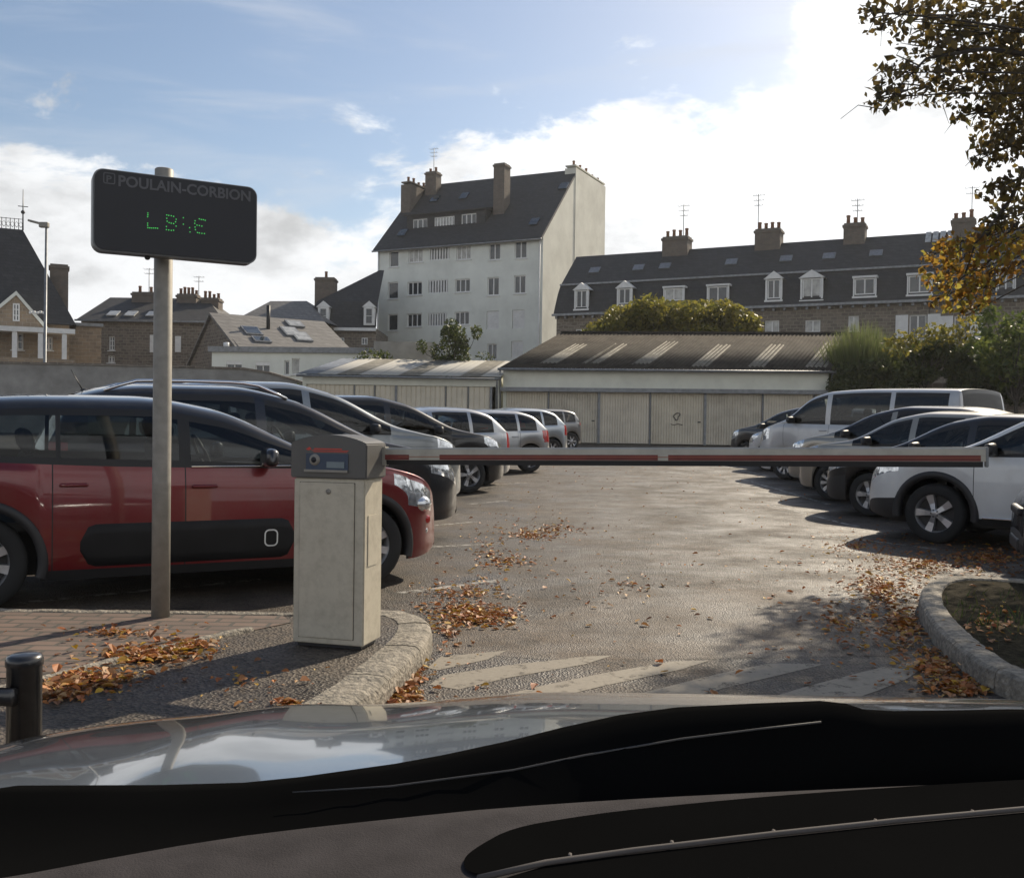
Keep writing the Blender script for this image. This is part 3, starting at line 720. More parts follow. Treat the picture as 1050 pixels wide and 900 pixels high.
    if not sp.get('noplate'): mb = MB(); mb.rbox(xe-.03, xe+.035, -.26,.26,.40,.51,.008); mb.build('number_plate', M['plate'], root)
    mb = MB(); mb.rbox(xe-.1, xe+.026, -W*.36, W*.36, .26,.37,.02); mb.rbox(xe-.1, xe+.024, -W*.34, W*.34, .56,.63,.02); mb.build('grille', M['black'], root)
    zp = sp.get('rplate',.72)
    mb = MB(); mb.rbox(B.xr-.035, B.xr+.03, -.26,.26,zp,zp+.11,.008); mb.build('number_plate', M['plate'], root)
    if sp.get('rails'):
        x0, x1 = sp['rails']
        for sd in (1,-1):
            pts = []
            for k in range(13):
                t = k/12; x = x0+(x1-x0)*t; sec = B.section(x); y, z = sec[CUM[6]]
                pts.append((x, sd*(y+.015), z+.005+.06*min(1, 6*t, 6*(1-t))))
            mb = MB(); mb.tube(pts, .017, 8); mb.build('roof_rail', sp.get('railm', M['chrome']), root)
    if sp.get('antenna') is not None:
        x = sp['antenna']; z = B.top(x); mb = MB(); mb.tube([(x,0,z),(x-.12,0,z+.22)], [.008,.003], 6); mb.sphere((x,0,z+.015),.035,.02,.02); mb.build('antenna', M['black'], root)
    if sp.get('sidestrip'):
        x0, x1, z0, z1, mm = sp['sidestrip']
        for sd in (1,-1):
            Vv = []; n = 24
            for k in range(n+1):
                x = x0+(x1-x0)*k/n
                for z,o_ in ((z0,0.0),(z0+.008,.014),((z0+z1)/2,.018),(z1-.008,.014),(z1,0.0)):
                    Vv.append((x, sd*(B.y_at(x,z)+o_), z))
            rawmesh('side_moulding', Vv, [(q*5+e,q*5+e+1,q*5+5+e+1,q*5+5+e) for q in range(n) for e in range(4)]+[tuple(range(5)), tuple(range(n*5,n*5+5))], mm, root, True)
    root['_b'] = 0; del root['_b']
    return root, B

def T(base, L=1, H=1, dx=0): return [(x*L+dx, z*H) for x,z in base]
HATCH = [(2.07,.40),(2.055,.60),(1.98,.75),(1.80,.86),(1.30,.965),(.98,1.02),(.12,1.40),(-.40,1.48),(-1.0,1.475),(-1.55,1.39),(-1.80,1.06),(-1.88,.90),(-1.92,.62),(-1.90,.40)]
MPV = [(2.17,.40),(2.155,.64),(2.06,.80),(1.86,.92),(1.38,1.04),(1.12,1.10),(.18,1.51),(-.4,1.61),(-1.2,1.60),(-1.80,1.50),(-2.06,1.10),(-2.12,.88),(-2.15,.58),(-2.13,.40)]
KANG = [(2.12,.42),(2.10,.72),(2.0,.93),(1.5,1.09),(1.28,1.14),(.5,1.69),(.05,1.79),(-1.0,1.81),(-1.92,1.77),(-2.06,1.2),(-2.10,.8),(-2.09,.45)]
TRAF = [(2.42,.45),(2.40,.78),(2.30,1.04),(1.90,1.21),(1.66,1.29),(.86,1.83),(.45,1.93),(-.5,1.97),(-2.30,1.95),(-2.40,1.42),(-2.44,1.0),(-2.43,.5)]
EST = [(2.07,.40),(2.05,.60),(1.96,.74),(1.78,.85),(1.30,.94),(1.02,.99),(.2,1.39),(-.3,1.45),(-1.2,1.45),(-1.9,1.40),(-2.14,1.05),(-2.20,.88),(-2.23,.6),(-2.2,.40)]
def spec(top, **k):
    d = dict(top=top, W=.86, xa_f=1.24, xa_r=-1.28, R=.31, belt=[(-2.6,1.0),(-1.6,1.0),(0,.95),(1.0,.93),(2.5,.9)], ws=(.16,.95), rw=(-1.78,-1.57),
             side=[(-1.45,-1.0),(-.93,-.2),(-.10,.86)], doors=[(-.98,-.12),(-.10,.95)], head=(.52,.05,9,15), tail=(.22,0,8,15), tint_from=0)
    d.update(k); return d

P_red = paint('red_paint', (.15,.006,.010)); P_navy = paint('navy_black_paint', (.012,.014,.02)); P_blk = paint('black_paint', (.012,.012,.014))
P_grey = paint('light_grey_paint', (.25,.27,.28), .6); P_sil = paint('silver_paint', (.47,.48,.49), .75); P_silb = paint('blue_silver_paint', (.40,.44,.48), .7)
P_white = paint('white_paint', (.66,.67,.66), 0); P_vwhite = paint('grey_white_van_paint', (.52,.525,.53), .15); P_beige = paint('champagne_paint', (.36,.33,.28), .6); P_dgrey = paint('dark_grey_paint', (.05,.052,.056), .5); P_wh2 = paint('pearl_white_paint', (.60,.60,.60), .1)

GL = 'cars parked at an angle along the left of the lane'; GR = 'cars parked at an angle along the right of the lane'
def place(root, x, y, hdeg, lift=0):
    root.location = (x, y, gz(y)+lift); root.rotation_euler = (0, -math.atan(.016*math.sin(R(hdeg))) if y > 13 else 0, R(hdeg))
def from_wheel(sp, wx, wy, hdeg, side, axle='f'):
    """car origin from the ground contact of the outer face of one wheel"""
    h = R(hdeg); c, s = math.cos(h), math.sin(h); lx = sp['xa_f'] if axle == 'f' else sp['xa_r']; ly = (sp['W']-.05)*side
    return wx-(lx*c-ly*s), wy-(lx*s+ly*c)

# red hatchback, black roof and side bumper panels
sp = spec([(x-.13 if x < -1.2 else x if x < 1.2 else 1.2+(x-1.2)*.90, z if z < 1.05 else 1.05+(z-1.05)*.88) for x,z in HATCH], xa_r=-1.40, W=.875, R=.315, tw=.2, roofm=P_navy, pillars_black=True, ws=(.14,.96), rw=(-1.91,-1.69), side=[(-1.30,-.93),(-.90,-.14),(-.06,.84)], doors=[(-.95,-.10),(-.10,1.0)],
          belt=[(-2.2,1.0),(-1.5,.985),(-.5,.945),(.5,.925),(1.2,.91),(2.2,.86)], clad=.06, skirt=True, head=(.50,.10,8,12), rim='cover', mir=.5, pf=.42, sill=.19, seatx=.0, mirm=P_navy)
car, B = make_car('hatchback', 'red hatchback with black roof and black door bumpers, behind the pole', sp, P_red, GL)
# door bumper panels with a white rounded ring near the front
for sd in (1,-1):
    pl = rrect(1.46, .29, .11, 6, -.05, .415); Vv = []; 
    nx_ = 30; outl = []
    mb = MB()
    # grid inside the rounded rectangle, pressed onto the door surface
    Vv, Fv = [], []; nz_ = 8
    for i in range(nx_+1):
        x = -.78+1.46*i/nx_; e = min(x+.78, .68-x); r_ = .11
        hh = .145 if e > r_ else .145-r_+math.sqrt(max(0, r_**2-(r_-e)**2))
        for j in range(nz_+1):
            z = .415-hh+2*hh*j/nz_; edge = (j in (0,nz_)) or i in (0,nx_)
            Vv.append((x, sd*(B.y_at(x,z)+(.0 if edge else .016+.004*(1 if (i//3)%2 else 0))), z))
    Fv = [(i*(nz_+1)+j, i*(nz_+1)+j+1, (i+1)*(nz_+1)+j+1, (i+1)*(nz_+1)+j) for i in range(nx_) for j in range(nz_)]
    ab = rawmesh('door_bumper', Vv, Fv, mat('dark_moulding', (.009,.009,.010), .55, var=.2, spec=.3), car, True)
    o_ = rrect(.10,.125,.035,5,.50,.42); i_ = rrect(.08,.105,.026,5,.50,.42); n = len(o_)
    rawmesh('ring', [(p[0], sd*(B.y_at(p[0],p[1])+.026), p[1]) for p in o_+i_], [(k,(k+1)%n,n+(k+1)%n,n+k) for k in range(n)], M['white'], ab)
    yl = lambda x: sd*B.w(x)
    mb = MB(); mb.sphere((1.74, yl(1.74)*.90, .62), .12, .10, .075); mb.build('headlight', M['lamp'], car)
    mb = MB(); mb.sphere((1.80, yl(1.80)*.90, .40), .05, .06, .05); mb.build('fog_lamp', M['lamp'], car)
    mb = MB(); mb.rbox(1.735,1.855,min(yl(1.80)*.84,yl(1.80)*.99),max(yl(1.80)*.84,yl(1.80)*.99),.455,.525,.025); mb.build('fog_lamp_trim', M['red'], car)
    mb = MB(); mb.rbox(-.06,.76,sd*(B.w(.3)*.962)-.008,sd*(B.w(.3)*.962)+.008,.938,.948,.003); mb.build('window_strip', M['chrome'], car)
x, y = from_wheel(sp, -1.13, 7.53, 28, -1); place(car, x, y, 28)

# navy MPV with roof rails
sp = spec(MPV, W=.9, R=.32, ws=(.2,1.1), rw=(-2.02,-1.82), side=[(-1.75,-1.15),(-1.08,-.2),(-.1,.98)], doors=[(-1.12,-.12),(-.12,1.1)], belt=[(-2.4,1.06),(-1,1.03),(0,1.0),(1.2,1.0),(2.3,.95)],
          xa_f=1.33, xa_r=-1.38, rails=(-1.6,.15), antenna=-1.7)
car, B = make_car('minivan', 'dark navy minivan with silver roof rails beyond the red hatchback', sp, P_navy, GL)
x, y = from_wheel(sp, -1.2, 10.45, 30, -1); place(car, x, y, 30)
# light grey van-like family car
sp = spec(T(MPV,1.03,1.10), W=.9, R=.32, ws=(.2,1.13), rw=(-2.06,-1.86), side=[(-1.8,-1.15),(-1.08,-.2),(-.1,1.0)], doors=[(-1.12,-.12),(-.12,1.13)], belt=[(-2.4,1.16),(-1,1.12),(0,1.09),(1.2,1.08),(2.3,1.0)], xa_f=1.36, xa_r=-1.38)
car, B = make_car('minivan', 'light grey tall minivan between the navy minivan and black minivan', sp, P_grey, GL)
x, y = from_wheel(sp, -1.33, 13.45, 31, -1); place(car, x, y, 31)
# black rounded MPV
sp = spec(T(MPV,1.0,1.02), W=.88, R=.315, ws=(.18,1.1), rw=(-2.02,-1.82), side=[(-1.75,-1.15),(-1.08,-.2),(-.1,.98)], doors=[(-1.12,-.12),(-.12,1.1)], belt=[(-2.4,1.06),(-1,1.03),(0,1.0),(1.2,1.0),(2.3,.95)], xa_f=1.33, xa_r=-1.38, rim='five', head=(.55,.04,9,16))
car, B = make_car('minivan', 'black rounded minivan parked nose out beside the lane', sp, P_blk, GL)
x, y = from_wheel(sp, -.72, 16.75, 30, -1); place(car, x, y, 30)
TAIL = [(2.07,.40),(2.055,.60),(1.98,.75),(1.80,.86),(1.30,.965),(.98,1.02),(.12,1.40),(-.40,1.47),(-.95,1.46),(-1.35,1.38),(-1.74,1.07),(-1.87,.93),(-1.95,.70),(-1.96,.52),(-1.93,.40)]
# four cars parked nose in, tails to the lane
def tail_car(name, label, top, pm, X, Yd, hd_, **k):
    sp = spec(top, **k); car, B = make_car(name, label, sp, pm, GL)
    h = R(hd_+180); c, s = math.cos(h), math.sin(h)
    lx, ly = B.xr, 0; place(car, X-lx*c, Yd-lx*s, hd_+180)
    return car
tail_car('hatchback', 'silver hatchback with its tail to the lane, just beyond the black minivan', T(TAIL,1.0,1.0), P_sil, -.30, 19.6, 30, rw=(-1.76,-1.36), side=[(-1.45,-1.0),(-.93,-.2),(-.1,.86)], tail=(.2,0,7,14), tumble=.38, pr=.36)
tail_car('hatchback', 'silver hatchback with big rounded red tail lamp and curved tailgate', [(x, z*(.97)) for x,z in TAIL], P_sil, .62, 23.4, 30, tail=(.36,0,8,14), rw=(-1.76,-1.2), tumble=.4, pr=.38, belt=[(-2.2,.98),(-1.5,.96),(0,.93),(1,.9),(2.2,.86)])
tail_car('hatchback', 'blue silver hatchback showing its tailgate, second from the garages', TAIL, P_silb, 1.30, 28.6, 32, tail=(.25,0,8,15), rw=(-1.76,-1.36), tumble=.36, pr=.34)
tail_car('hatchback', 'grey hatchback with tall red tail lamps, last before the garages', T(HATCH,.95,.98), P_dgrey if False else paint('mid_grey_paint', (.22,.22,.22), .6), 2.15, 35.5, 32, tail=(.16,0,11,21))

# right row
def nose_car(name, label, sp, pm, wx, wy, hd_, cat='car'):
    car, B = make_car(name, label, sp, pm, GR, cat); x, y = from_wheel(sp, wx, wy, hd_, 1); place(car, x, y, hd_); return car, B
sp = spec(T(HATCH,1.02,1.0), W=.87, fb=M['black'], head=None, noplate=True, rim='cover')
car, B = make_car('hatchback', 'dark grey car with only its bumper in view at the right edge', sp, P_navy, GR)
h = R(158); place(car, 4.40-2.1*math.cos(h), 8.45-2.1*math.sin(h), 158)
SAN = [(2.12,.44),(2.10,.66),(2.02,.82),(1.84,.93),(1.34,1.03),(1.04,1.09),(.22,1.47),(-.30,1.56),(-1.0,1.55),(-1.55,1.46),(-1.84,1.12),(-1.93,.96),(-1.97,.66),(-1.95,.44)]
sp = spec(SAN, W=.88, R=.335, gap=.07, clad=.075, skirt=True, rim='five', xa_f=1.26, xa_r=-1.33, fb=M['black'], bump_r=5, belt=[(-2.2,1.05),(0,1.0),(1.0,.98),(2.2,.93)], side=[(-1.4,-1.0),(-.93,-.18),(-.08,.92)], ws=(.24,1.02), rw=(-1.82,-1.57), rails=(-1.4,.1), sill=.25, doors=[(-.98,-.1),(-.1,.84)], head=(.44,.06,10,15), tw=.21, mir=.38)
car, B = nose_car('crossover_car', 'white crossover with black wheel arches and five spoke alloy wheel', sp, P_white, 4.76, 10.95, 138)
mb = MB(); mb.rbox(-.9,.75,.865,.885,.315,.335,.006); mb.build('sill_strip', M['chrome'], car)
sp = spec(HATCH, W=.86, rim='five', belt=[(-2.2,1.0),(-.5,.96),(1,.92),(2.2,.86)], fb=M['black'])
nose_car('hatchback', 'black hatchback with silver alloys right behind the white crossover', sp, P_blk, 5.10, 13.9, 132)
sp = spec(T(HATCH,.98,1.02), W=.85, rim='cover')
nose_car('hatchback', 'champagne hatchback with bright roof edge beyond the black hatchback', sp, P_beige, 5.35, 16.35, 130)
sp = spec(T(MPV,.98,1.0), W=.9, R=.32, ws=(.2,1.08), rw=(-1.98,-1.78), side=[(-1.7,-1.15),(-1.08,-.2),(-.1,.96)], doors=[(-1.12,-.12),(-.12,1.08)], belt=[(-2.4,1.06),(-1,1.03),(0,1.0),(1.2,1.0),(2.3,.95)], xa_f=1.31, xa_r=-1.36, roofm=P_blk, rim='ten')
nose_car('minivan', 'pale beige minivan with dark roof in front of the white van', sp, P_beige, 5.8, 18.55, 131)
sp = spec(TRAF, W=.95, R=.325, ws=(.84,1.62), rw=(-2.40,-2.31), side=[(-2.15,-1.05),(-.95,.40),(.52,1.5)], doors=[(-.98,.42),(.42,1.58)], belt=[(-2.6,1.26),(0,1.22),(1.6,1.22),(2.5,1.15)], xa_f=1.55, xa_r=-1.55, tumble=.13, pf=.22, pr=.08, rim='cover', head=(.42,.05,9,14), tail=(.1,0,7,14), tint_from=2, mir=.3, rplate=.9, glass_rear=M['glassd'], seatx=.55)
car, B = nose_car('van', 'large white passenger van with dark tinted side windows', sp, P_vwhite, 5.95, 21.3, 126, 'van')
sp = spec(T(MPV,.92,.98), W=.88, belt=[(-2.4,1.04),(0,1.0),(1.2,.98),(2.3,.92)], ws=(.2,1.02), rw=(-1.86,-1.70), side=[(-1.55,-1.1),(-1.02,-.2),(-.1,.9)], doors=[(-1.05,-.12),(-.12,1.0)])
nose_car('minivan', 'white compact car parked just beyond the big white van', sp, P_wh2, 6.35, 24.4, 128)
nose_car('minivan', 'dark grey compact car furthest along the right row, by the garages', spec(T(MPV,.95,1.0), W=.88, belt=[(-2.4,1.04),(0,1.0),(1.2,.98),(2.3,.92)], ws=(.2,1.04), rw=(-1.92,-1.74), side=[(-1.6,-1.1),(-1.02,-.2),(-.1,.92)], doors=[(-1.05,-.12),(-.12,1.02)]), P_dgrey, 6.6, 27.4, 128)
# ------------------------------------------------------------------ frames for buildings
class Frame:
    """local X along the facade, local Y into the building, Z up"""
    def __init__(s, x0, y0, x1, y1, z0=0):
        s.o = Vector((x0,y0,z0)); s.a = math.atan2(y1-y0, x1-x0); s.W = math.hypot(x1-x0,y1-y0)
        s.ex = Vector((math.cos(s.a), math.sin(s.a),0)); s.ey = Vector((-math.sin(s.a), math.cos(s.a),0))
    def at(s, u, v, d=0):
        r = ray(u, v); o = s.o+s.ey*d; t = (o-CAM).dot(s.ey)/r.dot(s.ey); p = CAM+r*t
        return (p-s.o).dot(s.ex), p.z-s.o.z
    def rect(s, u, v, wpx, hpx, d=0):
        a, z1 = s.at(u-wpx/2, v-hpx/2, d); b, _ = s.at(u+wpx/2, v, d); _, z0 = s.at(u-wpx/2, v+hpx/2, d)
        return [a, b, z0, z1]
    def thing(s, name, label, cat, group=None): return thing(name, label, cat, s.o, s.a, group)

def wall_holes(mb, x0, x1, z0, z1, rects, d=0, reveal=.16, t=.3):
    xs = sorted({x0,x1}|{r[0] for r in rects}|{r[1] for r in rects}); zs = sorted({z0,z1}|{r[2] for r in rects}|{r[3] for r in rects})
    xs = [x for x in xs if x0<=x<=x1]; zs = [z for z in zs if z0<=z<=z1]
    for i in range(len(xs)-1):
        for j in range(len(zs)-1):
            xm, zm = (xs[i]+xs[i+1])/2, (zs[j]+zs[j+1])/2
            if any(r[0]<xm<r[1] and r[2]<zm<r[3] for r in rects): continue
            mb.add([(xs[i],d,zs[j]),(xs[i+1],d,zs[j]),(xs[i+1],d,zs[j+1]),(xs[i],d,zs[j+1])], [(0,1,2,3)])
    for a,b,c,e in rects:
        mb.add([(a,d,c),(b,d,c),(b,d,e),(a,d,e),(a,d+reveal,c),(b,d+reveal,c),(b,d+reveal,e),(a,d+reveal,e)], [(0,1,5,4),(1,2,6,5),(2,3,7,6),(3,0,4,7)])
def window(root, r, d=0, cols=2, rows=1, pane='pane', fr=.06, depth=.1, sill=True, fm='white', name='window', flush=False):
    a,b,c,e = r; d0 = d+depth
    mb = MB(); y0, y1 = d0, d0+.06
    mb.box(a,b,y0,y1,c,c+fr); mb.box(a,b,y0,y1,e-fr,e); mb.box(a,a+fr,y0,y1,c+fr,e-fr); mb.box(b-fr,b,y0,y1,c+fr,e-fr)
    for k in range(1,cols): x = a+(b-a)*k/cols; mb.box(x-fr*.55,x+fr*.55,y0,y1,c+fr,e-fr)
    for k in range(1,rows): z = c+(e-c)*k/rows; mb.box(a+fr,b-fr,y0+.012,y1-.012,z-fr*.3,z+fr*.3)
    if sill: mb.box(a-.08,b+.08,d-.08,d0-.001,c-.07,c-.003)
    o = mb.build(name, M[fm], root)
    p = MB(); p.add([(a+fr*.5,y0+.04,c+fr*.5),(b-fr*.5,y0+.04,c+fr*.5),(b-fr*.5,y0+.04,e-fr*.5),(a+fr*.5,y0+.04,e-fr*.5)], [(0,1,2,3)])
    p.build('pane', M[pane], o); return o
def chimney(root, x0,x1,y0,y1,z0,z1, m='brickc', pots=3, name='chimney', cap=True):
    mb = MB(); mb.box(x0,x1,y0,y1,z0,z1-.28); 
    if cap: mb.box(x0-.07,x1+.07,y0-.07,y1+.07,z1-.28,z1-.12)
    mb.box(x0+.02,x1-.02,y0+.02,y1-.02,z1-.12,z1)
    o = mb.build(name, M[m], root)
    for k in range(pots):
        p = MB(); x = x0+(x1-x0)*(k+.5)/pots; y = (y0+y1)/2 if (x1-x0) > (y1-y0) else y0+(y1-y0)*(k+.5)/pots
        if (x1-x0) <= (y1-y0): x = (x0+x1)/2
        h = random.uniform(.35,.65); p.lathe([(0.001,0),(.13,0),(.11,h*.8),(.14,h*.82),(.13,h),(.09,h),(.001,h-.06)], c=(x,y,z1), n=10); p.build('chimney_pot', M['pot'], o)
    return o
def antenna(root, x, y, z0, z1, arms=3):
    mb = MB(); mb.tube([(x,y,z0),(x,y,z1)], .03, 6)
    for k in range(arms):
        z = z1-.1-.35*k; L = .8-.12*k; mb.tube([(x-L/2,y,z),(x+L/2,y+.05,z)], .018, 5)
        for q in range(4): mb.tube([(x-L/2+L*q/3,y-.25,z+.03),(x-L/2+L*q/3,y+.25,z+.03)], .012, 5)
    return mb.build('antenna', M['zinc'], root)
def poly3(mb, pts): return mb.add(pts, [list(range(len(pts)))])
def slab(mb, pts, t=.12):
    """thin solid under a planar 3D polygon"""
    n = len(pts); a = [Vector(p) for p in pts]; nr = (a[1]-a[0]).cross(a[2]-a[0]).normalized()
    if nr.z < 0: nr = -nr
    return mb.add([tuple(p) for p in a]+[tuple(p-nr*t) for p in a], [list(range(n)), list(range(n,2*n))[::-1]]+[(i,(i+1)%n,n+(i+1)%n,n+i) for i in range(n)])

# ---- white apartment block
F = Frame(-12.3,88,2.35,81,0.3); root = F.thing('apartment_block', 'tall white rendered apartment block with steep slate roof and big gable chimneys', 'building')
Wd = F.W; D = 14.7; ze = F.at(554,241)[1]; zr = ze+7.15
Q = lambda x,y,w_,h_: F.rect(380+x/4.038, 160+y/4.038, w_/4.038, h_/4.038)
wins = []
for row in ([(97,428,38,66,1),(187,415,58,55,3),(286,407,80,52,9),(385,402,60,58,3),(514,398,48,68,2),(622,390,50,72,2)],
            [(93,558,42,70,1),(183,550,60,55,3),(280,542,80,55,9),(381,538,62,55,3),(508,541,48,75,2),(618,533,48,75,2)],
            [(92,690,40,68,1),(181,681,60,55,3),(277,678,75,55,9),(378,673,60,55,3),(506,680,50,75,0),(612,676,50,75,0)],
            [(91,815,40,66,1),(180,808,60,55,3),(277,803,75,55,9),(376,798,60,55,3),(503,810,40,66,2),(607,802,48,70,0)]):
    for x,y,a,b,k in row: wins.append((Q(x,y,a,b),k))
mb = MB(); wall_holes(mb, 0, Wd, 0, ze, [w_[0] for w_ in wins])
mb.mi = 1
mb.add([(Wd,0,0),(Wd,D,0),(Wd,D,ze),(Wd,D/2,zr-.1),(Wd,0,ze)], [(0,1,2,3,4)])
mb.mi = 0; mb.add([(0,0,0),(0,D,0),(0,D,ze),(0,D/2,zr-.1),(0,0,ze)], [(4,3,2,1,0)]); mb.add([(0,D,0),(Wd,D,0),(Wd,D,ze),(0,D,ze)], [(3,2,1,0)])
mb.build('wall', [M['render'], M['renders']], root)
for r_,k in wins:
    if k == 9:   # loggia with white upright louvres
        mb = MB(); a,b,c,e = r_; n = 7
        mb.box(a,b,.05,.12,c,c+.08); mb.box(a,b,.05,.12,e-.08,e)
        for q in range(n): x = a+(b-a)*(q+.5)/n; mb.box(x-.07,x+.07,.03,.14,c+.08,e-.08)
        o = mb.build('louvred_screen', M['white'], root); p = MB(); p.add([(a,.155,c),(b,.155,c),(b,.155,e),(a,.155,e)], [(0,1,2,3)]); p.build('recess', M['pane'], o)
    elif k == 0:
        mb = MB(); a,b,c,e = r_; 
        for q in range(14): z = c+(e-c)*q/14; mb.box(a+.02,b-.02,.06+.012*(q%2),.12,z+.003,z+(e-c)/14-.003)
        mb.build('roller_shutter', M['white'], root)
    else: window(root, r_, 0, k, 1, 'panec' if random.random() < .3 else 'pane', fr=.09)
mb = MB(); slab(mb, [(-.25,-.45,ze-.28),(Wd+.02,-.45,ze-.28),(Wd+.02,D/2,zr),(-.25,D/2,zr)], .2); slab(mb, [(-.25,D+.4,ze-.28),(Wd+.02,D+.4,ze-.28),(Wd+.02,D/2,zr+.004),(-.25,D/2,zr+.004)], .2)
roof = mb.build('roof', M['slate'], root)
mb = MB(); mb.tube([(-.3,-.5,ze-.42),(Wd+.05,-.5,ze-.42)], .08, 8); mb.build('gutter', M['zinc'], root)
mb = MB(); mb.tube([(Wd-.25,-.08,0),(Wd-.25,-.08,ze-.4)], .06, 8); mb.tube([(.15,-.08,0),(.15,-.08,ze-.4)], .05, 8); mb.build('downpipe', M['white'], root)
# broad dormer
dd = 1.7; s0,_ = F.at(417,243,dd); s1,_ = F.at(497.5,235,dd); zb = ze+dd-.55; zt = F.at(497,213.5,dd)[1]
dw = [F.rect(380+x/4.038,160+y/4.038,w_/4.038,h_/4.038,dd) for x,y,w_,h_ in [(204,289,60,52),(305,280,84,52),(406,269,62,56)]]
mb = MB(); wall_holes(mb, s0, s1, zb, zt, dw, dd, .12); mb.add([(s0,dd,zb),(s0,dd+3.6,zt),(s0,dd,zt)], [(0,1,2)]); mb.add([(s1,dd,zb),(s1,dd+3.6,zt),(s1,dd,zt)], [(2,1,0)])
do = mb.build('dormer', M['slate'], root); mb = MB(); slab(mb, [(s0-.2,dd-.25,zt),(s1+.2,dd-.25,zt),(s1+.2,dd+4.4,zt+1.1),(s0-.2,dd+4.4,zt+1.1)], .14); mb.build('dormer_roof', M['slate'], do)
mb = MB(); mb.box(s0-.2,s1+.2,dd-.45,dd-.02,zb-.22,zb-.02); mb.build('dormer_ledge', M['zinc'], do)
for r_,k in zip(dw,(3,7,3)): window(root, r_, dd, k, 1, 'panec' if k == 7 else 'pane', fr=.09)
# gable stacks and chimneys
zc = F.at(583,171,D/2)[1]
chimney(root, Wd-1.0, Wd+.06, D/2-.5, D-.2, ze-2.2, zc, 'renders', 5, cap=False)
chimney(root, -.1, .95, 3.9, 7.6, ze+2, F.at(410,187,4)[1], 'brickc', 4, cap=False)
a,_ = F.at(438,200,D/2-1); b,_ = F.at(449,200,D/2-1); chimney(root, a, b, D/2-1.4, D/2-.4, zr-2.2, F.at(443,180,D/2)[1], 'brickc', 2)
a,_ = F.at(509,200,3.2); b,_ = F.at(520,200,3.2); chimney(root, a, b, 2.6, 3.8, ze+1.8, F.at(514,169,3.2)[1], 'brickc', 0)
x,_ = F.at(445,165,D/2); antenna(root, x, D/2, zr, F.at(445,152,D/2)[1]); x,_ = F.at(436,180,D/2); antenna(root, x, D/2+.5, zr-.3, F.at(437,176,D/2)[1], 1)
for u,v in [(413,232),(548,222),(446,209),(476,201),(578,191)]:
    d = 1.2 if v > 215 else 5.2; x,_ = F.at(u,v,d); z = ze+(d)*(zr-ze+.28)/(D/2+.45)+.28
    mb = MB(); k0 = 0; mb.box(-.4,.4,-.5,.5,0,.07); mb.xf(Matrix.Translation((x,d,z-.02)) @ Matrix.Rotation(math.atan2(7.4,7.8),4,'X')); mb.build('roof_window', M['pane'], root)

# ---- stone rowhouses with mansard roof
F = Frame(3.1,70.6,3.1+.8975*46,70.6-.441*46,0.3); root = F.thing('row_house', 'long granite house row with dark slate mansard and dormer windows', 'building')
Wd = F.W; D = 7.6; ze = F.at(569,322)[1]; zb = F.at(575,293,.8)[1]; zr = F.at(620,261.5,D/2)[1]
R3 = lambda x,y,w_,h_,d=0: F.rect(540+x/2.0588, 200+y/2.0588, w_/2.0588, h_/2.0588, d)
lw = [R3(518,279,30,28), R3(604,277,32,26), R3(114,290,22,14), R3(690,272,22,34), R3(826,280,36,54), R3(918,280,30,50)]
g2 = [[r_[0], r_[1], r_[2]-3, r_[2]-1.6] for r_ in lw]
mb = MB(); wall_holes(mb, 0, Wd, 0, ze, lw+g2); mb.add([(0,0,0),(0,D,0),(0,D,ze),(0,0,ze)],[(3,2,1,0)]); mb.add([(Wd,0,0),(Wd,D,0),(Wd,D,ze),(Wd,0,ze)],[(0,1,2,3)]); mb.add([(0,D,0),(Wd,D,0),(Wd,D,ze),(0,D,ze)],[(3,2,1,0)])
mb.build('wall', M['stone'], root)
for i,r_ in enumerate(lw+g2): window(root, r_, 0, 2, 1, 'panec' if i in (0,1,3) else 'pane', fr=.08)
for r_ in lw[4:6]:
    for a,b in ((r_[0]-.78,r_[0]-.06),(r_[1]+.06,r_[1]+.78)):
        mb = MB(); mb.box(a,b,-.09,-.03,r_[2],r_[3]); mb.build('shutter', M['white'], root)
mb = MB()
prof = [(-.35,ze-.05),(-.1,ze+.5),(.4,ze+(zb-ze)*.7),(.85,zb),(D/2,zr),(D-.85,zb),(D+.35,ze-.05)]
for (y0,z0),(y1,z1) in zip(prof[:-1],prof[1:]): mb.add([(-.1,y0,z0),(Wd,y0,z0),(Wd,y1,z1),(-.1,y1,z1)],[(0,1,2,3)])
mb.add([(-.1,y,z) for y,z in prof],[list(range(len(prof)))]); mb.add([(Wd,y,z) for y,z in prof],[list(range(len(prof)))])
mb.build('roof', M['slate'], root)
mb = MB(); mb.box(-.2,Wd,-.45,-.3,ze-.2,ze-.04); 
for k in range(int(Wd/.7)): mb.box(k*.7,k*.7+.15,-.28,-.02,ze-.38,ze-.06)
mb.build('eaves_moulding', M['zinc'], root)
mb = MB(); mb.box(-.1,Wd,.7,.82,zb-.02,zb+.1); mb.build('roof_flashing', M['zinc'], root)
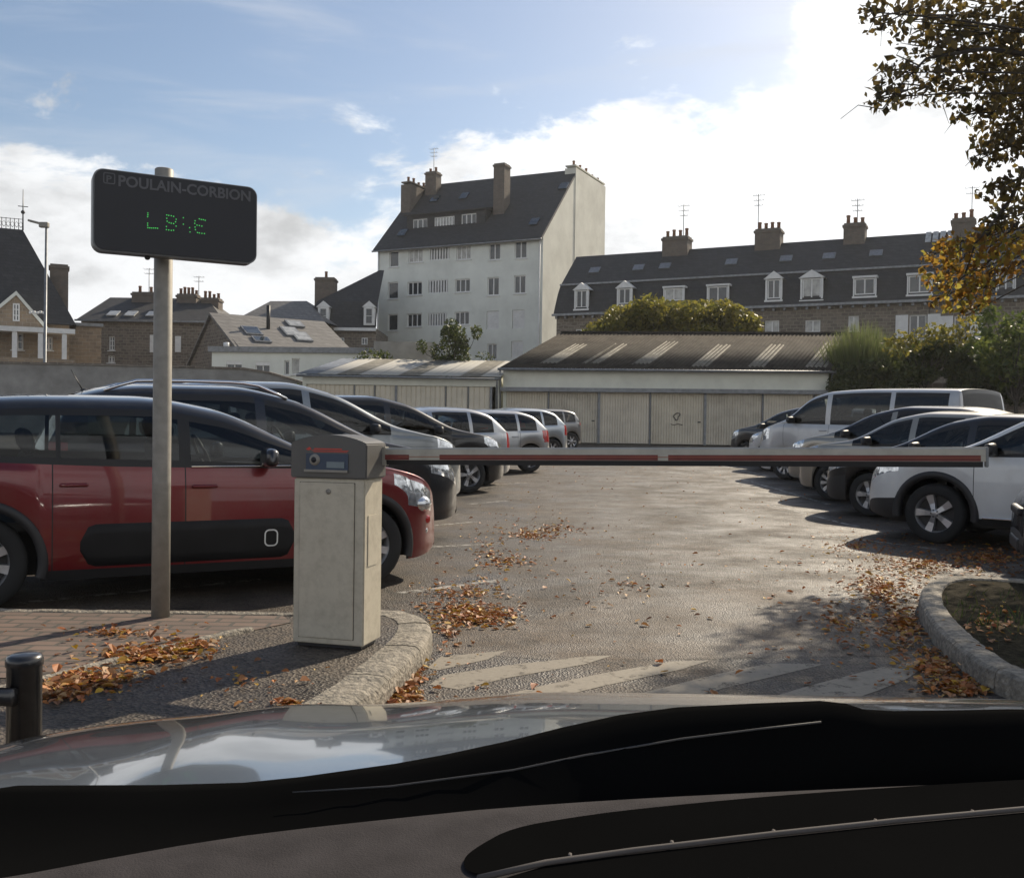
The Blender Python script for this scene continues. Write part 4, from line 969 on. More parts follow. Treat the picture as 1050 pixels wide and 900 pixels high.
for (x,y,w_,h_,k) in [(116,220,22,36,1),(207,214,24,32,1),(311,211,38,26,2),(404,211,40,34,2),(522,199,26,40,1),(602,198,38,42,1),(714,194,42,34,2),(830,189,46,36,2),(1012,183,34,52,2),(1105,178,46,36,2)]:
    d = -.16; r_ = R3(x,y,w_,h_,d); a,b,c,e = r_
    mb = MB(); mb.box(a-.02,b+.02,d+.07,d+1.6,c-.05,e+.02)
    dm = mb.build('dormer', M['slate'], root)
    fw = .14 if k == 1 else .1
    mb = MB(); mb.box(a-fw,a-.02,d-.04,d+.1,c-.1,e+.04); mb.box(b+.02,b+fw,d-.04,d+.1,c-.1,e+.04); mb.box(a-fw-.05,b+fw+.05,d-.1,d+.12,c-.22,c-.1)
    if k == 1: mb.prism([(a-fw-.12,e+.04),(b+fw+.12,e+.04),((a+b)/2,e+.55)], 'y', d-.1, d+1.2)
    else: mb.box(a-fw-.05,b+fw+.05,d-.1,d+.9,e+.04,e+.16)
    mb.build('dormer_frame', M['white'], dm)
    window(root, r_, d-.08, 2, 1, 'panec' if x in (311,602) else 'pane', fr=.07, depth=.09, sill=False)
for u0,u1,v0,np_ in [(679,705,243,4),(774,800,235,4),(865,887,229,3),(976,1000,224,3),(1085,1110,215,3)]:
    d = D/2-.6; a,_ = F.at(u0,v0,d); b,_ = F.at(u1,v0,d); z1 = F.at(u0,v0,d)[1]
    c_ = chimney(root, a, b, D/2-.6, D/2+.6, zr-1.6, z1, 'brickc', np_)
    for q in range(2): pass
for u,v,na in [(700,209,3),(777,198,3),(879,203,3),(997,190,2)]:
    x,_ = F.at(u,v,D/2); antenna(root, x, D/2+.3, zr, F.at(u,v,D/2)[1], na)
a,_ = F.at(948,243,3); b,_ = F.at(978,243,3); zz = zb+(2.8-.85)*(zr-zb)/(D/2-.85)
mb = MB(); 
for k in range(4):
    x0 = a+(b-a)*k/4; mb.add([(x0+.05,2.7,zz+.1),(x0+(b-a)/4-.05,2.7,zz+.1),(x0+(b-a)/4-.05,D/2-.1,zr+.06),(x0+.05,D/2-.1,zr+.06)],[(0,1,2,3)])
mb.build('skylight', M['panec'], root)
for u in (610,655,682,750,806,850,898): 
    d = 2.2; x,_ = F.at(u,275,d); z = zb+(d-.85)*(zr-zb)/(D/2-.85)
    mb = MB(); mb.box(-.4,.4,-.35,.35,0.02,.09); mb.xf(Matrix.Translation((x,d,z)) @ Matrix.Rotation(math.atan2(zr-zb,D/2-.85),4,'X')); mb.build('roof_window', M['zinc'], root)

# ---- garages
def corrugated(mb, x0, x1, y0, z0, y1, z1, pitch=.18, amp=.03, th=.012):
    n = int((x1-x0)/pitch*4); V = []
    for k in range(n+1):
        x = x0+(x1-x0)*k/n; h = amp*math.sin(k*PI/2)
        V += [(x,y0,z0+h),(x,y1,z1+h),(x,y1,z1+h-th),(x,y0,z0+h-th)]
    mb.add(V, [(k*4+a, k*4+(a+1)%4, k*4+4+(a+1)%4, k*4+4+a) for k in range(n) for a in range(4)], True)
M['fibro'] = mat('weathered_fibre_cement', (.052,.046,.040), .97, var=.3, scale=2, spec=.08, dirt=.6, dscale=1.0, dcol=(.05,.048,.04))
M['trans'] = mat('aged_translucent_sheet', (.20,.19,.165), .9, var=.25, scale=3, spec=.1, dirt=.4, dscale=2)
M['wsheet'] = mat('pale_roof_sheet', (.40,.39,.36), .9, var=.1, scale=1, spec=.15, dirt=.4, dscale=1.0, dcol=(.2,.2,.18))
M['door'] = mat('cream_garage_door', (.66,.60,.48), .65, var=.06, scale=1.2, dirt=.3, dscale=1.5, dcol=(.25,.22,.16))
M['gwall'] = mat('pale_green_wall', (.72,.72,.62), .85, var=.07, scale=1, dirt=.3, dscale=.8, dcol=(.3,.3,.25))
gzb = gz(42)
DOORS = [mat('garage_door_a', (.66,.60,.48), .65, var=.06, scale=1.2, dirt=.35, dscale=1.3, dcol=(.25,.2,.14)), mat('garage_door_b', (.60,.55,.45), .65, var=.08, scale=1.0, dirt=.5, dscale=1.8, dcol=(.22,.17,.12)), mat('garage_door_c', (.68,.62,.51), .65, var=.05, scale=1.5, dirt=.4, dscale=.9, dcol=(.27,.23,.17))]
F = Frame(-.42,42,13.1,40.5,gzb); root = F.thing('garage', 'long garage with cream ribbed doors under a dark corrugated roof', 'garage')
Wd = F.W; ze = F.at(516,376.5)[1]; zl = F.at(516,401)[1]; zh = F.at(516,397)[1]; D = 5.4; zr = F.at(600,341,D)[1]
mb = MB(); mb.box(0,Wd,0,.2,zh,ze-.02); mb.box(0,.12,.02,D*2,0,zh); mb.box(Wd-.2,Wd,0.02,D*2,0,zh)
mb.add([(0,.2,zh),(0,2*D,zh),(0,2*D,ze),(0,D,zr-.06),(0,.2,ze)],[(0,1,2,3,4)]); mb.add([(Wd,.2,zh),(Wd,2*D,zh),(Wd,2*D,ze),(Wd,D,zr-.06),(Wd,.2,ze)],[(4,3,2,1,0)]); mb.add([(0,2*D,0),(Wd,2*D,0),(Wd,2*D,ze),(0,2*D,ze)],[(3,2,1,0)])
mb.build('wall', M['gwall'], root)
mb = MB(); mb.box(-.1,Wd+.1,-.25,-.003,zl,zh); mb.build('lintel', M['zinc'], root)
edges = [F.at(u,430)[0] for u in (516,562,614,666.5,723,782,835)]+[Wd-.22]
for i,(a,b) in enumerate(zip(edges[:-1],edges[1:])):
    n = max(4,int((b-a)/.11)); V = []; 
    mb = MB(); x = a+.04; wv = (b-a-.08)/n
    for k in range(n):
        mb.prism([(x,.10),(x+.01,.06),(x+wv*.62,.06),(x+wv*.72,.10),(x+wv,.10),(x+wv,.13),(x,.13)], 'z', .03, zl-.005); x += wv
    d_ = mb.build('garage_door', M['door'] if False else DOORS[i%3], root)
    if i in (1,3,5):
        mb = MB(); mb.box(b-.3,b-.18,.03,.058,.95,1.0); mb.build('handle', M['black'], d_)
    mb = MB(); t = .1 if i in (1,3) else .045; mb.box(b-t/2,b+t/2,.0 if t>.05 else .04,.14,0,zl-.003); mb.build('door_post', M['zinc'], root)
sx, sz = F.at(694,427); mb = MB()
pts = [(sx+.16*math.cos(t)*(.7+.3*math.sin(3*t)), .045, sz+.15*math.sin(t*1.0+.3)) for t in np.linspace(0,8.5,40)]
mb.tube(pts,.018,5); mb.tube([(sx-.25,.045,sz-.32),(sx-.1,.045,sz-.36),(sx+.05,.045,sz-.31),(sx+.25,.045,sz-.35)],.014,5); mb.build('graffiti', M['black'], root)
mb = MB(); wcut = [F.at(u,360,2.7)[0] for u in (553,560+12, 598,612, 650,664, 703,722, 757,776, 816,838)]
mb.mi = 0; corrugated(mb, -.15, Wd+.2, -.3, ze-.05, D, zr); corrugated(mb, -.15, Wd+.2, 2*D+.3, ze-.05, D, zr); mb.mi = 1
for a,b in zip(wcut[0::2],wcut[1::2]):
    a += random.uniform(-.15,.15); t0, t1 = random.uniform(.06,.12), random.uniform(.62,.74); yy = lambda t: -.3+(D+.3)*t; zz = lambda t: ze-.05+(zr-ze+.05)*t+.014
    n = 5; wv = (b-a)/n*.9
    for q in range(n):
        if q != 2 or random.random() < .4: p0 = round((a+q*wv+.15)/.18)*.18-.15; corrugated(mb, p0+.01, p0+.15, yy(t0+.01*(q%2)), zz(t0+.01*(q%2)), yy(t1-.02*(q%3)), zz(t1-.02*(q%3)))
mb.mi = 0
mb.box(-.15,Wd+.2,D-.12,D+.12,zr-.02,zr+.06); mb.build('roof', [M['fibro'], M['trans']], root)
mb = MB(); mb.tube([(-.2,-.34,ze-.10),(Wd+.25,-.34,ze-.12)],.055,8); mb.tube([(-.1,-.3,ze-.12),(-.1,-.12,ze-.5),(-.1,-.12,0)],.04,8); mb.tube([(Wd+.1,-.3,ze-.12),(Wd+.1,-.12,ze-.5),(Wd+.1,-.12,0)],.04,8); mb.build('gutter', M['zinc'], root)

F = Frame(-8.9,41.3,-.62,41.6,gzb); root = F.thing('garage', 'lower garage with white sheet roof and cream double doors beside the long garage', 'garage')
Wd = F.W; ze = F.at(480,386)[1]; D = 5; zr = F.at(480,369.5,D)[1]; zl = ze-.42
mb = MB(); mb.box(0,Wd,0,.2,zl,ze-.03); mb.box(0,.15,.02,D,0,zl); mb.box(Wd-.1,Wd,.02,D,0,zl); mb.add([(0,.2,zl),(0,D,zl),(0,D,zr-.05),(0,.2,ze-.05)],[(0,1,2,3)]); mb.add([(Wd,.2,zl),(Wd,D,zl),(Wd,D,zr-.05),(Wd,.2,ze-.05)],[(3,2,1,0)]); mb.add([(0,D,0),(Wd,D,0),(Wd,D,zr),(0,D,zr)],[(3,2,1,0)])
mb.build('wall', M['gwall'], root)
edges = [.16]+[F.at(u,410)[0] for u in (363,384,406,457,480)]+[Wd-.3]
for i,(a,b) in enumerate(zip(edges[:-1],edges[1:])):
    n = max(4,int((b-a)/.2)); mb = MB(); x = a+.03; wv = (b-a-.06)/n
    for k in range(n):
        mb.prism([(x,.10),(x+.012,.075),(x+wv-.03,.075),(x+wv-.018,.10),(x+wv,.10),(x+wv,.13),(x,.13)],'z',.03,zl-.005); x += wv
    mb.build('garage_door', M['door'], root); mb = MB(); t = .1 if i in (2,5) else .035; mb.box(b-t/2,b+t/2,.0 if t>.05 else .05,.14,0,zl-.003); mb.build('door_post', M['zinc'], root)
mb = MB(); n = 10; xx = [-.2+(Wd+.3)*k/n for k in range(n+1)]
for k in range(n):
    mb.mi = [2,1,0,1,1,0,1,1,0,1][k]
    corrugated(mb, xx[k]+(.0), xx[k+1], -.3, ze, D, zr, .25, .008)
mb.build('roof', [M['trans'], M['wsheet'], M['zinc']], root)
mb = MB(); mb.tube([(-.2,-.33,ze-.08),(Wd+.05,-.33,ze-.10)],.05,8); mb.tube([(Wd-.05,-.3,ze-.1),(Wd-.05,-.1,ze-.4),(Wd-.05,-.1,0)],.045,8); mb.build('gutter', M['zinc'], root)

def shear(root, k):
    for o in root.children:
        if o.name.split('.')[0] in ('roof','wall'):
            for v in o.data.vertices: v.co.x += k*max(0, v.co.y-.25)
            o.data.update()
g_ = [o for o in COL.objects if o.name.startswith('garage') and o.type == 'EMPTY']
shear(g_[0], .45); shear(g_[1], .25)
# ---- grey block wall between roofs
F = Frame(-7.0,49,-3.95,49.2,gzb); root = F.thing('wall', 'plain grey concrete block standing between white low building and leafy tree', 'wall')
mb = MB(); mb.box(0,F.W,0,2.5,0,F.at(400,350)[1]); mb.build('wall', M['concrete'], root)
# ---- low white building
F = Frame(-16.2,52.5,-7.1,52,gzb); root = F.thing('house', 'low white flat roofed building behind the long dark wall', 'building'); Wd = F.W
zt = F.at(300,356)[1]; Q4 = lambda x,y,w_,h_: F.rect(70+x/4.038,280+y/4.038,w_/4.038,h_/4.038)
ws_ = [Q4(687,388,66,50),Q4(805,392,60,50),Q4(905,392,22,60),Q4(942,386,32,66)]
mb = MB(); wall_holes(mb,0,Wd,0,zt-.3,ws_); mb.add([(0,0,0),(0,8,0),(0,8,zt-.3),(0,0,zt-.3)],[(3,2,1,0)]); mb.add([(Wd,0,0),(Wd,8,0),(Wd,8,zt-.3),(Wd,0,zt-.3)],[(0,1,2,3)]); mb.build('wall', M['render'], root)
mb = MB(); mb.box(-.15,Wd+.15,-.2,8.2,zt-.298,zt); mb.build('roof', M['zinc'], root)
for i,r_ in enumerate(ws_): window(root, r_, 0, 2 if i<2 else 1, 1, 'panec' if i==3 else 'pane', fr=.06)
for r_ in ws_[:2]:
    mb = MB(); mb.box(r_[0],r_[1],.02,.09,r_[3]-.2,r_[3]-.002); mb.build('roller_shutter', M['white'], root)
mb = MB(); x,_ = F.at(232,352,1); mb.lathe([(.0,.0),(.16,0),(.16,.3),(.0,.32)], c=(x,1,zt), n=10); mb.build('vent', M['white'], root)
# ---- stone gable house with skylights
F = Frame(-16.2,58,-16.2+.81*7.6,58+.588*7.6,0.3); root = F.thing('house', 'stone house with pale slate roof, skylights and a steep gable', 'building'); Wd = F.W; D = 10.
ze = 5.2; zr = F.at(221,321,D/2)[1]
mb = MB(); mb.add([(0,0,0),(Wd,0,0),(Wd,0,ze),(0,0,ze)],[(0,1,2,3)]); mb.add([(0,0,0),(0,D,0),(0,D,ze-.8),(0,D/2,zr-.1),(0,0,ze)],[(4,3,2,1,0)]); mb.add([(Wd,0,0),(Wd,D,0),(Wd,D,ze),(Wd,D/2,zr-.1),(Wd,0,ze)],[(0,1,2,3,4)]); mb.build('wall', M['stone'], root)
mb = MB(); slab(mb,[(-.2,-.3,ze-.2),(Wd+.1,-.3,ze-.2),(Wd+.1,D/2,zr),(-.2,D/2,zr)],.14); slab(mb,[(-.2,D+.3,ze-1.1),(Wd+.1,D+.3,ze-1.1),(Wd+.1,D/2,zr+.003),(-.2,D/2,zr+.003)],.14); mb.build('roof', M['slatel'], root)
sl_ = (zr-ze+.2)/(D/2+.3)
for u,v,hh in [(258,340,.62),(268,349,.4),(298,341,.7),(309,346,.7),(302,333,.5)]:
    best = None
    for d in np.linspace(.1,4.9,60):
        x,z = F.at(u,v,d); e = abs(z-(ze-.2+sl_*(d+.3)))
        if best is None or e < best[0]: best = (e,x,d,z)
    _,x,d,z = best; mb = MB(); mb.box(-.55,.55,-hh,hh,.02,.12); mb.xf(Matrix.Translation((x,d,z)) @ Matrix.Rotation(math.atan(sl_),4,'X')); o = mb.build('skylight', M['zinc'], root)
    mb = MB(); mb.box(-.45,.45,-hh+.1,hh-.1,.121,.13); mb.xf(Matrix.Translation((x,d,z)) @ Matrix.Rotation(math.atan(sl_),4,'X')); mb.build('pane', M['panec'] if u > 290 else M['pane'], o)
x,z = F.at(275,334,3.2); mb = MB(); mb.tube([(x,3.2,z-.3),(x,3.2,z+1.3)],.12,10); mb.build('flue', M['black'], root)
# ---- stone terrace with hipped roof
F = Frame(-33.2,75,-22.4,75,0.3); root = F.thing('house', 'brown stone house with hipped slate roof and stout chimneys left of the pole', 'building'); Wd = F.W; D = 9
ze = F.at(100,328)[1]; zr = F.at(115,305,D/2)[1]
Q4d = lambda x,y,w_,h_: F.rect(70+x/4.038,280+y/4.038,w_/4.038,h_/4.038)
ws_ = [Q4d(180,290,24,60),Q4d(178,356,28,30)]; sh = [Q4d(350,292,22,72),Q4d(455,294,24,66)]
mb = MB(); wall_holes(mb,0,Wd,0,ze,ws_); mb.add([(0,0,0),(0,D,0),(0,D,ze),(0,0,ze)],[(3,2,1,0)]); mb.add([(Wd,0,0),(Wd,D,0),(Wd,D,ze),(Wd,0,ze)],[(0,1,2,3)]); mb.build('wall', M['stone'], root)
for r_ in ws_: window(root, r_, 0, 2, 3, 'pane', fr=.09)
for r_ in sh: mb = MB(); mb.box(r_[0],r_[1],-.06,-.004,r_[2],r_[3]); mb.build('shutter', M['white'], root)
a,_ = F.at(113,306,D/2); mb = MB()
mb.add([(-.3,-.3,ze-.05),(Wd+.3,-.3,ze-.05),(Wd+.3,D+.3,ze-.05),(-.3,D+.3,ze-.05),(a,D/2,zr),(Wd-2.5,D/2,zr)],[(0,1,5,4),(1,2,5),(2,3,4,5),(3,0,4)]); mb.build('roof', M['slate'], root)
mb = MB(); mb.box(-.35,Wd+.35,-.4,-.31,ze-.14,ze); mb.build('gutter', M['zinc'], root)
for u0,u1,v0,n_ in [(135,158,299,2),(181,201,301,5),(206,224,305,4)]:
    d = D/2-1; a,_ = F.at(u0,v0,d); b,_ = F.at(u1,v0,d); chimney(root, a, b, d, d+1.2, ze+.6 if u0 == 181 else zr-2, F.at(u0,v0,d)[1], 'brickc', n_)
for u,v in [(153,275),(204,283)]: x,_ = F.at(u,v,D/2); antenna(root, x, D/2, zr-1, F.at(u,v,D/2)[1], 2)
for u,v in [(116,324),(134,324),(156,325)]:
    x,_ = F.at(u,v,.8); mb = MB(); mb.box(-.4,.4,-.5,.5,.0,.09); mb.xf(Matrix.Translation((x,.9,ze+(1.2)*(zr-ze)/(D/2+.3))) @ Matrix.Rotation(math.atan((zr-ze)/(D/2+.3)),4,'X')); mb.build('roof_window', M['panec'], root)
# right part roof of the neighbouring stone house
F = Frame(-22.3,78,-15,77,0.3); root = F.thing('house', 'stone house end with pale hipped roof right of the pole', 'building'); Wd = F.W; D = 9; ze = F.at(195,331)[1]; zr = F.at(205,309,D/2)[1]
mb = MB(); mb.box(0,Wd,0,D,0,ze); mb.build('wall', M['stone'], root)
b_,_ = F.at(221,309,D/2); mb = MB(); mb.add([(-.2,-.3,ze+.01),(Wd+.3,-.3,ze+.01),(Wd+.3,D+.3,ze+.01),(-.2,D+.3,ze+.01),(1.2,D/2,zr),(Wd-3,D/2,zr)],[(0,1,5,4),(1,2,5),(2,3,4,5),(3,0,4)]); mb.build('roof', M['slatel'], root)
# ---- slate mansard house left of the block
F = Frame(-16.9,80,-11.25,80,0.3); root = F.thing('house', 'small house with dark slate mansard and white dormers left of the apartment block', 'building'); Wd = F.W; D = 9
ze = F.at(330,336)[1]; zb = F.at(330,309,.9)[1]; zr = F.at(384,277,D/2)[1]
mb = MB(); mb.box(0,Wd,0,D,0,ze); mb.build('wall', M['stone'], root)
mb = MB(); mb.box(-.3,Wd,-.45,-.003,ze-.25,ze); mb.build('cornice', M['white'], root)
a,_ = F.at(345,305,D/2); mb = MB()
mb.add([(-.2,-.2,ze+.01),(Wd,-.2,ze+.01),(Wd,.9,zb),(.6,.9,zb)],[(0,1,2,3)]); mb.add([(-.2,-.2,ze+.01),(.6,.9,zb),(.6,D-.9,zb),(-.2,D,ze+.01)],[(0,1,2,3)]); mb.add([(.6,.9,zb),(Wd,.9,zb),(Wd,D/2,zr),(Wd-.4,D/2,zr)],[(0,1,2,3)]); mb.add([(.6,.9,zb),(Wd-.4,D/2,zr),(.6,D-.9,zb)],[(0,1,2)]); mb.build('roof', M['slate'], root)
for u in (331.5,378.5):
    r_ = F.rect(u,324,7,16,-.3); a,b,c,e = r_; mb = MB(); mb.box(a-.16,b+.16,-.3,.9,c-.1,e+.1); mb.prism([(a-.3,e+.1),(b+.3,e+.1),((a+b)/2,e+.6)],'y',-.36,.6); dm = mb.build('dormer', M['white'], root); window(root, r_, -.42, 1, 2, 'pane', fr=.05, depth=.05, sill=False)
a,_ = F.at(324,290,2.5); b,_ = F.at(344,290,2.5); chimney(root, a, b, 2, 3.4, zb-.5, F.at(330,285,2.5)[1], 'brickc', 1)
for u in (327,350,374): window(root, F.rect(u,350,6,7,0), -.13, 2, 1, 'pane', fr=.06, depth=.05, sill=False)
F = Frame(-19.4,79,-17.1,79,0.3); root = F.thing('house', 'sliver of a grey roofed house between the skylights and the mansard house', 'building')
mb = MB(); mb.box(0,F.W,0,6,0,F.at(300,332)[1]); mb.build('wall', M['stone'], root); z0 = F.at(300,331)[1]; mb = MB(); mb.prism([(-.2,z0),(6.2,z0),(3,F.at(302,317,3)[1])],'x',-.2,F.W+.2); mb.build('roof', M['slate'], root)
# ---- villa with iron cresting
F = Frame(-36.5,59.2,-28.6,62.9,0.3); root = F.thing('villa', 'old villa with steep dark slate roof, iron cresting and a white columned veranda', 'building'); Wd = F.W; D = 10
ze = F.at(60,333)[1]; zt = F.at(20,239,D/2)[1]; tx,_ = F.at(24,239,D/2)
zv = F.at(40,342,-1.8)[1]
mb = MB(); gx0,_ = F.at(-22,330); gx1,_ = F.at(47,330); gxm,gz1 = F.at(17,304); gw = F.rect(17,321,7,18,0); w2 = [F.rect(18,350,12,17,0),F.rect(50,352,8,14,0)]
wall_holes(mb,0,Wd,0,ze,[r_ for r_ in w2]); mb.add([(Wd,0,0),(Wd,D,0),(Wd,D,ze),(Wd,0,ze)],[(0,1,2,3)]); mb.build('wall', M['stonew'], root)
for r_ in w2: window(root, r_, 0, 2, 2, 'pane', fr=.1)
mb = MB(); mb.add([(-.4,-.4,ze),(Wd+.4,-.4,ze),(Wd+.4,D+.4,ze),(-.4,D+.4,ze),(1,D/2-1.4,zt),(tx,D/2-1.4,zt),(tx,D/2+1.4,zt),(1,D/2+1.4,zt)],[(0,1,5,4),(1,2,6,5),(2,3,7,6),(3,0,4,7),(4,5,6,7)])
rx,rz = F.at(50,288,D/2); mb.build('roof', M['slate'], root)
mb = MB(); zc0 = zt; 
for k in range(12):
    x = tx-.25*k; mb.tube([(x,D/2-1.2,zc0),(x,D/2-1.2,zc0+.75)],.025,5)
    mb.tube([(x-.12,D/2-1.2,zc0+.15),(x,D/2-1.2,zc0+.35),(x-.12,D/2-1.2,zc0+.55),(x-.25,D/2-1.2,zc0+.35),(x-.12,D/2-1.2,zc0+.15)],.02,5)
mb.tube([(tx,D/2-1.2,zc0+.72),(tx-3,D/2-1.2,zc0+.72)],.02,5); mb.tube([(tx,D/2-1.2,zc0),(tx,D/2-1.2,F.at(23,198,D/2)[1])],[.06,.02],6); mb.sphere((tx,D/2-1.2,zc0+1.2),.13,.13,.13); mb.box(tx-.3,tx+.3,D/2-1.22,D/2-1.18,zc0+1.55,zc0+1.6); mb.build('iron_cresting', M['black'], root)
a,_ = F.at(51,285,3); b,_ = F.at(70,285,3); chimney(root, a, b, 2.4, 3.8, ze, F.at(60,272,3)[1], 'brickc', 0)
mb = MB(); wall_holes(mb, gx0, gx1, ze-.02, ze+.02, []); 
mb = MB(); mb.prism([(gx0,ze-.4),(gx1,ze-.4),(gxm,gz1)],'y',-.5,-.25); o = mb.build('gable', M['stonew'], root)
mb = MB(); mb.prism([(gx0-.3,ze-.45),(gx0-.05,ze-.45),(gxm,gz1+.02),(gxm,gz1+.28)],'y',-.65,3); mb.prism([(gx1+.3,ze-.45),(gx1+.05,ze-.45),(gxm,gz1+.02),(gxm,gz1+.28)],'y',-.65,3); mb.build('gable_edge', M['render'], o)
window(root, gw, -.6, 2, 3, 'pane', fr=.08, depth=.03, sill=False)
# veranda
v0,_ = F.at(-30,340,-1.8); v1,_ = F.at(77,340,-1.8); zvt = F.at(40,336,-1.8)[1]; zvb = F.at(40,366,-1.8)[1]
mb = MB(); mb.box(v0,v1,-2.0,-.52,zvt-.3,zvt); mb.build('veranda_roof', M['white'], root)
for u in (-8,15,41.5,66): x,_ = F.at(u,350,-1.8); mb = MB(); mb.box(x-.14,x+.14,-1.9,-1.62,zvb-1.4,zvt-.303); mb.build('column', M['white'], root)
mb = MB(); mb.box(v0,v1,-2.0,-.003,0,zvb-.1); mb.build('veranda_base', M['stonew'], root)
# lower stone wing right of villa
F = Frame(-31,66,-28.35,67.2,0.3); root = F.thing('house', 'pale brown stone wing between the villa and hipped roof house', 'building'); zt = F.at(75,334)[1]
mb = MB(); mb.box(0,F.W,0,3,0,zt); mb.build('wall', M['stonew'], root); mb = MB(); mb.box(-.2,F.W+.12,-.2,3.2,zt+.003,zt+.22); mb.build('roof', M['zinc'], root)

# ---- long boundary wall on the left, stone wall on the right
F = Frame(-27,45.6,-9.6,45,gz(45)); root = F.thing('boundary_wall', 'long dark rendered wall behind the left parking row', 'wall')
mb = MB(); pts = [(0,0)]+[F.at(u,v) for u,v in [(-40,372),(60,374),(150,376),(250,379),(275,383),(312,394)]]; pts = [(max(p[0],0),p[1]) for p in pts]; pts[1] = (0, pts[1][1]); pts += [(pts[-1][0],0)]
mb.prism(pts,'y',0,.35); mb.build('wall', M['concrete'], root)
mb = MB(); tp = pts[1:-1]
for (a,za),(b,zb_) in zip(tp[:-1],tp[1:]): mb.prism([(a,za+.003),(b,zb_+.003),(b,zb_+.10),(a,za+.10)],'y',-.06,.41)
mb.build('coping', M['stone'], root)
F = Frame(12.95,40.6,34,38.6,gz(40)); root = F.thing('boundary_wall', 'dark stone wall under the ivy hedge beside the garage', 'wall')
mb = MB(); mb.box(.15,F.W,0,.45,0,2.75); mb.build('wall', M['stone'], root)
# ---- street lamp
p = P(45.5, 393, 47); root = thing('street_lamp', 'tall thin grey street lamp in front of the villa', 'street lamp', (p.x,47,gz(47)))
zt = P(47,231,47).z-gz(47); mb = MB(); mb.tube([(0,0,0),(0,0,1.1),(0,0,1.15),(0.05,0,zt)],[.11,.11,.085,.055],10); mb.build('pole', M['zinc'], root)
mb = MB(); mb.rbox(-.28,.16,-.12,.12,zt-.12,zt+.14,.04); k0 = len(mb.V); mb.rbox(-.85,-.2,-.13,.13,-.04,.06,.03); mb.xf(Matrix.Translation((.02,0,zt+.0)) @ Matrix.Rotation(R(14),4,'Y'), k0); mb.build('lamp_head', M['steel'], root)
zf = P(45,321,47).z-gz(47); mb = MB()
for k in range(5): mb.rbox(-.75+.16*k,-.62+.16*k,-.05,.05,zf-.05+.02*(k%2),zf+.07+.03*(k%2),.02)
mb.tube([(-.7,0,zf),(.05,0,zf)],.03,6); mb.build('bracket', M['white'], root)
# ------------------------------------------------------------------ parking sign
M['panel'] = mat('sign_panel', (.007,.0085,.015), .3, var=.1, spec=.35)
M['lettering'] = mat('grey_lettering', (.088,.09,.10), .5)
M['led'] = mat('green_led', (.02,.2,.03), .4, emit=(.12,1,.2), estr=.5)
M['ledoff'] = mat('led_off', (.02,.022,.024), .3)
F = Frame(-2.30,5.35,-1.495,5.78,0); root = F.thing('parking_sign', 'dark electronic car park sign on a grey pole with green dotted letters', 'sign')
xl,zt_ = F.at(95.5,172); xr_,zt2 = F.at(264.5,191); _,zb_ = F.at(95.5,257); _,zb2 = F.at(264.5,270)
zt = (zt_+zt2)/2; zb = (zb_+zb2)/2; cxs, czs = (xl+xr_)/2, (zt+zb)/2
mb = MB(); mb.prism(rrect(xr_-xl, zt-zb, .055, 6, cxs, czs), 'y', .012, .12); board = mb.build('board', M['zinc'], root, .004)
mb = MB(); mb.prism(rrect(xr_-xl-.016, zt-zb-.016, .05, 6, cxs, czs), 'y', .0, .0125); pan = mb.build('panel', M['panel'], root)
pp = P(167, 450, 5.66); lp = (pp.x-F.o.x)*F.ex.x+(pp.y-F.o.y)*F.ex.y; ztop = F.at(169,173.5,.18)[1]
mb = MB(); mb.lathe([(.0,KH-.02),(.052,KH-.02),(.052,.9),(.0525,.905),(.052,.91),(.052,ztop-.006),(.046,ztop),(0,ztop)], c=(lp,.18,0), n=28); mb.build('pole', M['steel'], root)
mb = MB(); mb.rbox(lp-.09,lp+.09,.118,.15,zb+.08,zb+.12,.004); mb.rbox(lp-.09,lp+.09,.118,.15,zt-.12,zt-.08,.004); mb.build('bracket', M['steel'], root)
def put_text(body, u0, v0, u1, h, parent, m, fr, d=-.002):
    me = textmesh(body, 1.0); xs_ = [v.co.x for v in me.vertices]; ys_ = [v.co.y for v in me.vertices]
    s0,z0 = fr.at(u0, v0, d); s1,_ = fr.at(u1, v0, d); sx = (s1-s0)/(max(xs_)-min(xs_)); sy = h/(max(ys_)-min(ys_))
    for v in me.vertices:
        x,y,z = v.co; v.co = (s0+(x-min(xs_))*sx, d+.001-z, z0+(y-min(ys_))*sy)
    me.materials.append(m); return link('lettering', me, parent)
s0,_ = F.at(121,190); hh = .062
put_text('POULAIN-CORBION', 121.5, 191, 257, hh, pan, M['lettering'], F)
put_text('P', 109.2, 186.5, 114.6, .036, pan, M['lettering'], F)
s_,z_ = F.at(112,183); fr_ = .031
mb = MB(); o_ = rrect(.062,.062,.01,3,s_,z_); i_ = rrect(.05,.05,.006,3,s_,z_); n = len(o_)
mb.add([(p[0],-.0015,p[1]) for p in o_+i_], [(k,(k+1)%n,n+(k+1)%n,n+k) for k in range(n)]); mb.build('logo', M['lettering'], pan)
dots = [(358,293),(358,303),(357,312),(357,345),(357,356),(358,368),(368,369),(378,370),(388,370),(398,370),(408,371),
 (455,303),(465,305),(478,307),(490,310),(503,325),(455,320),(457,335),(467,342),(478,345),(490,347),(500,338),(453,362),(453,378),(465,380),(478,382),(490,381),(503,360),
 (540,317),(540,350),(572,368),(574,390),(600,333),(598,346),(600,365),(602,378),(622,323),(632,326),(642,327),(652,330),(610,355),(622,357),(635,360),(612,393),(622,395),(635,397),(648,398)]
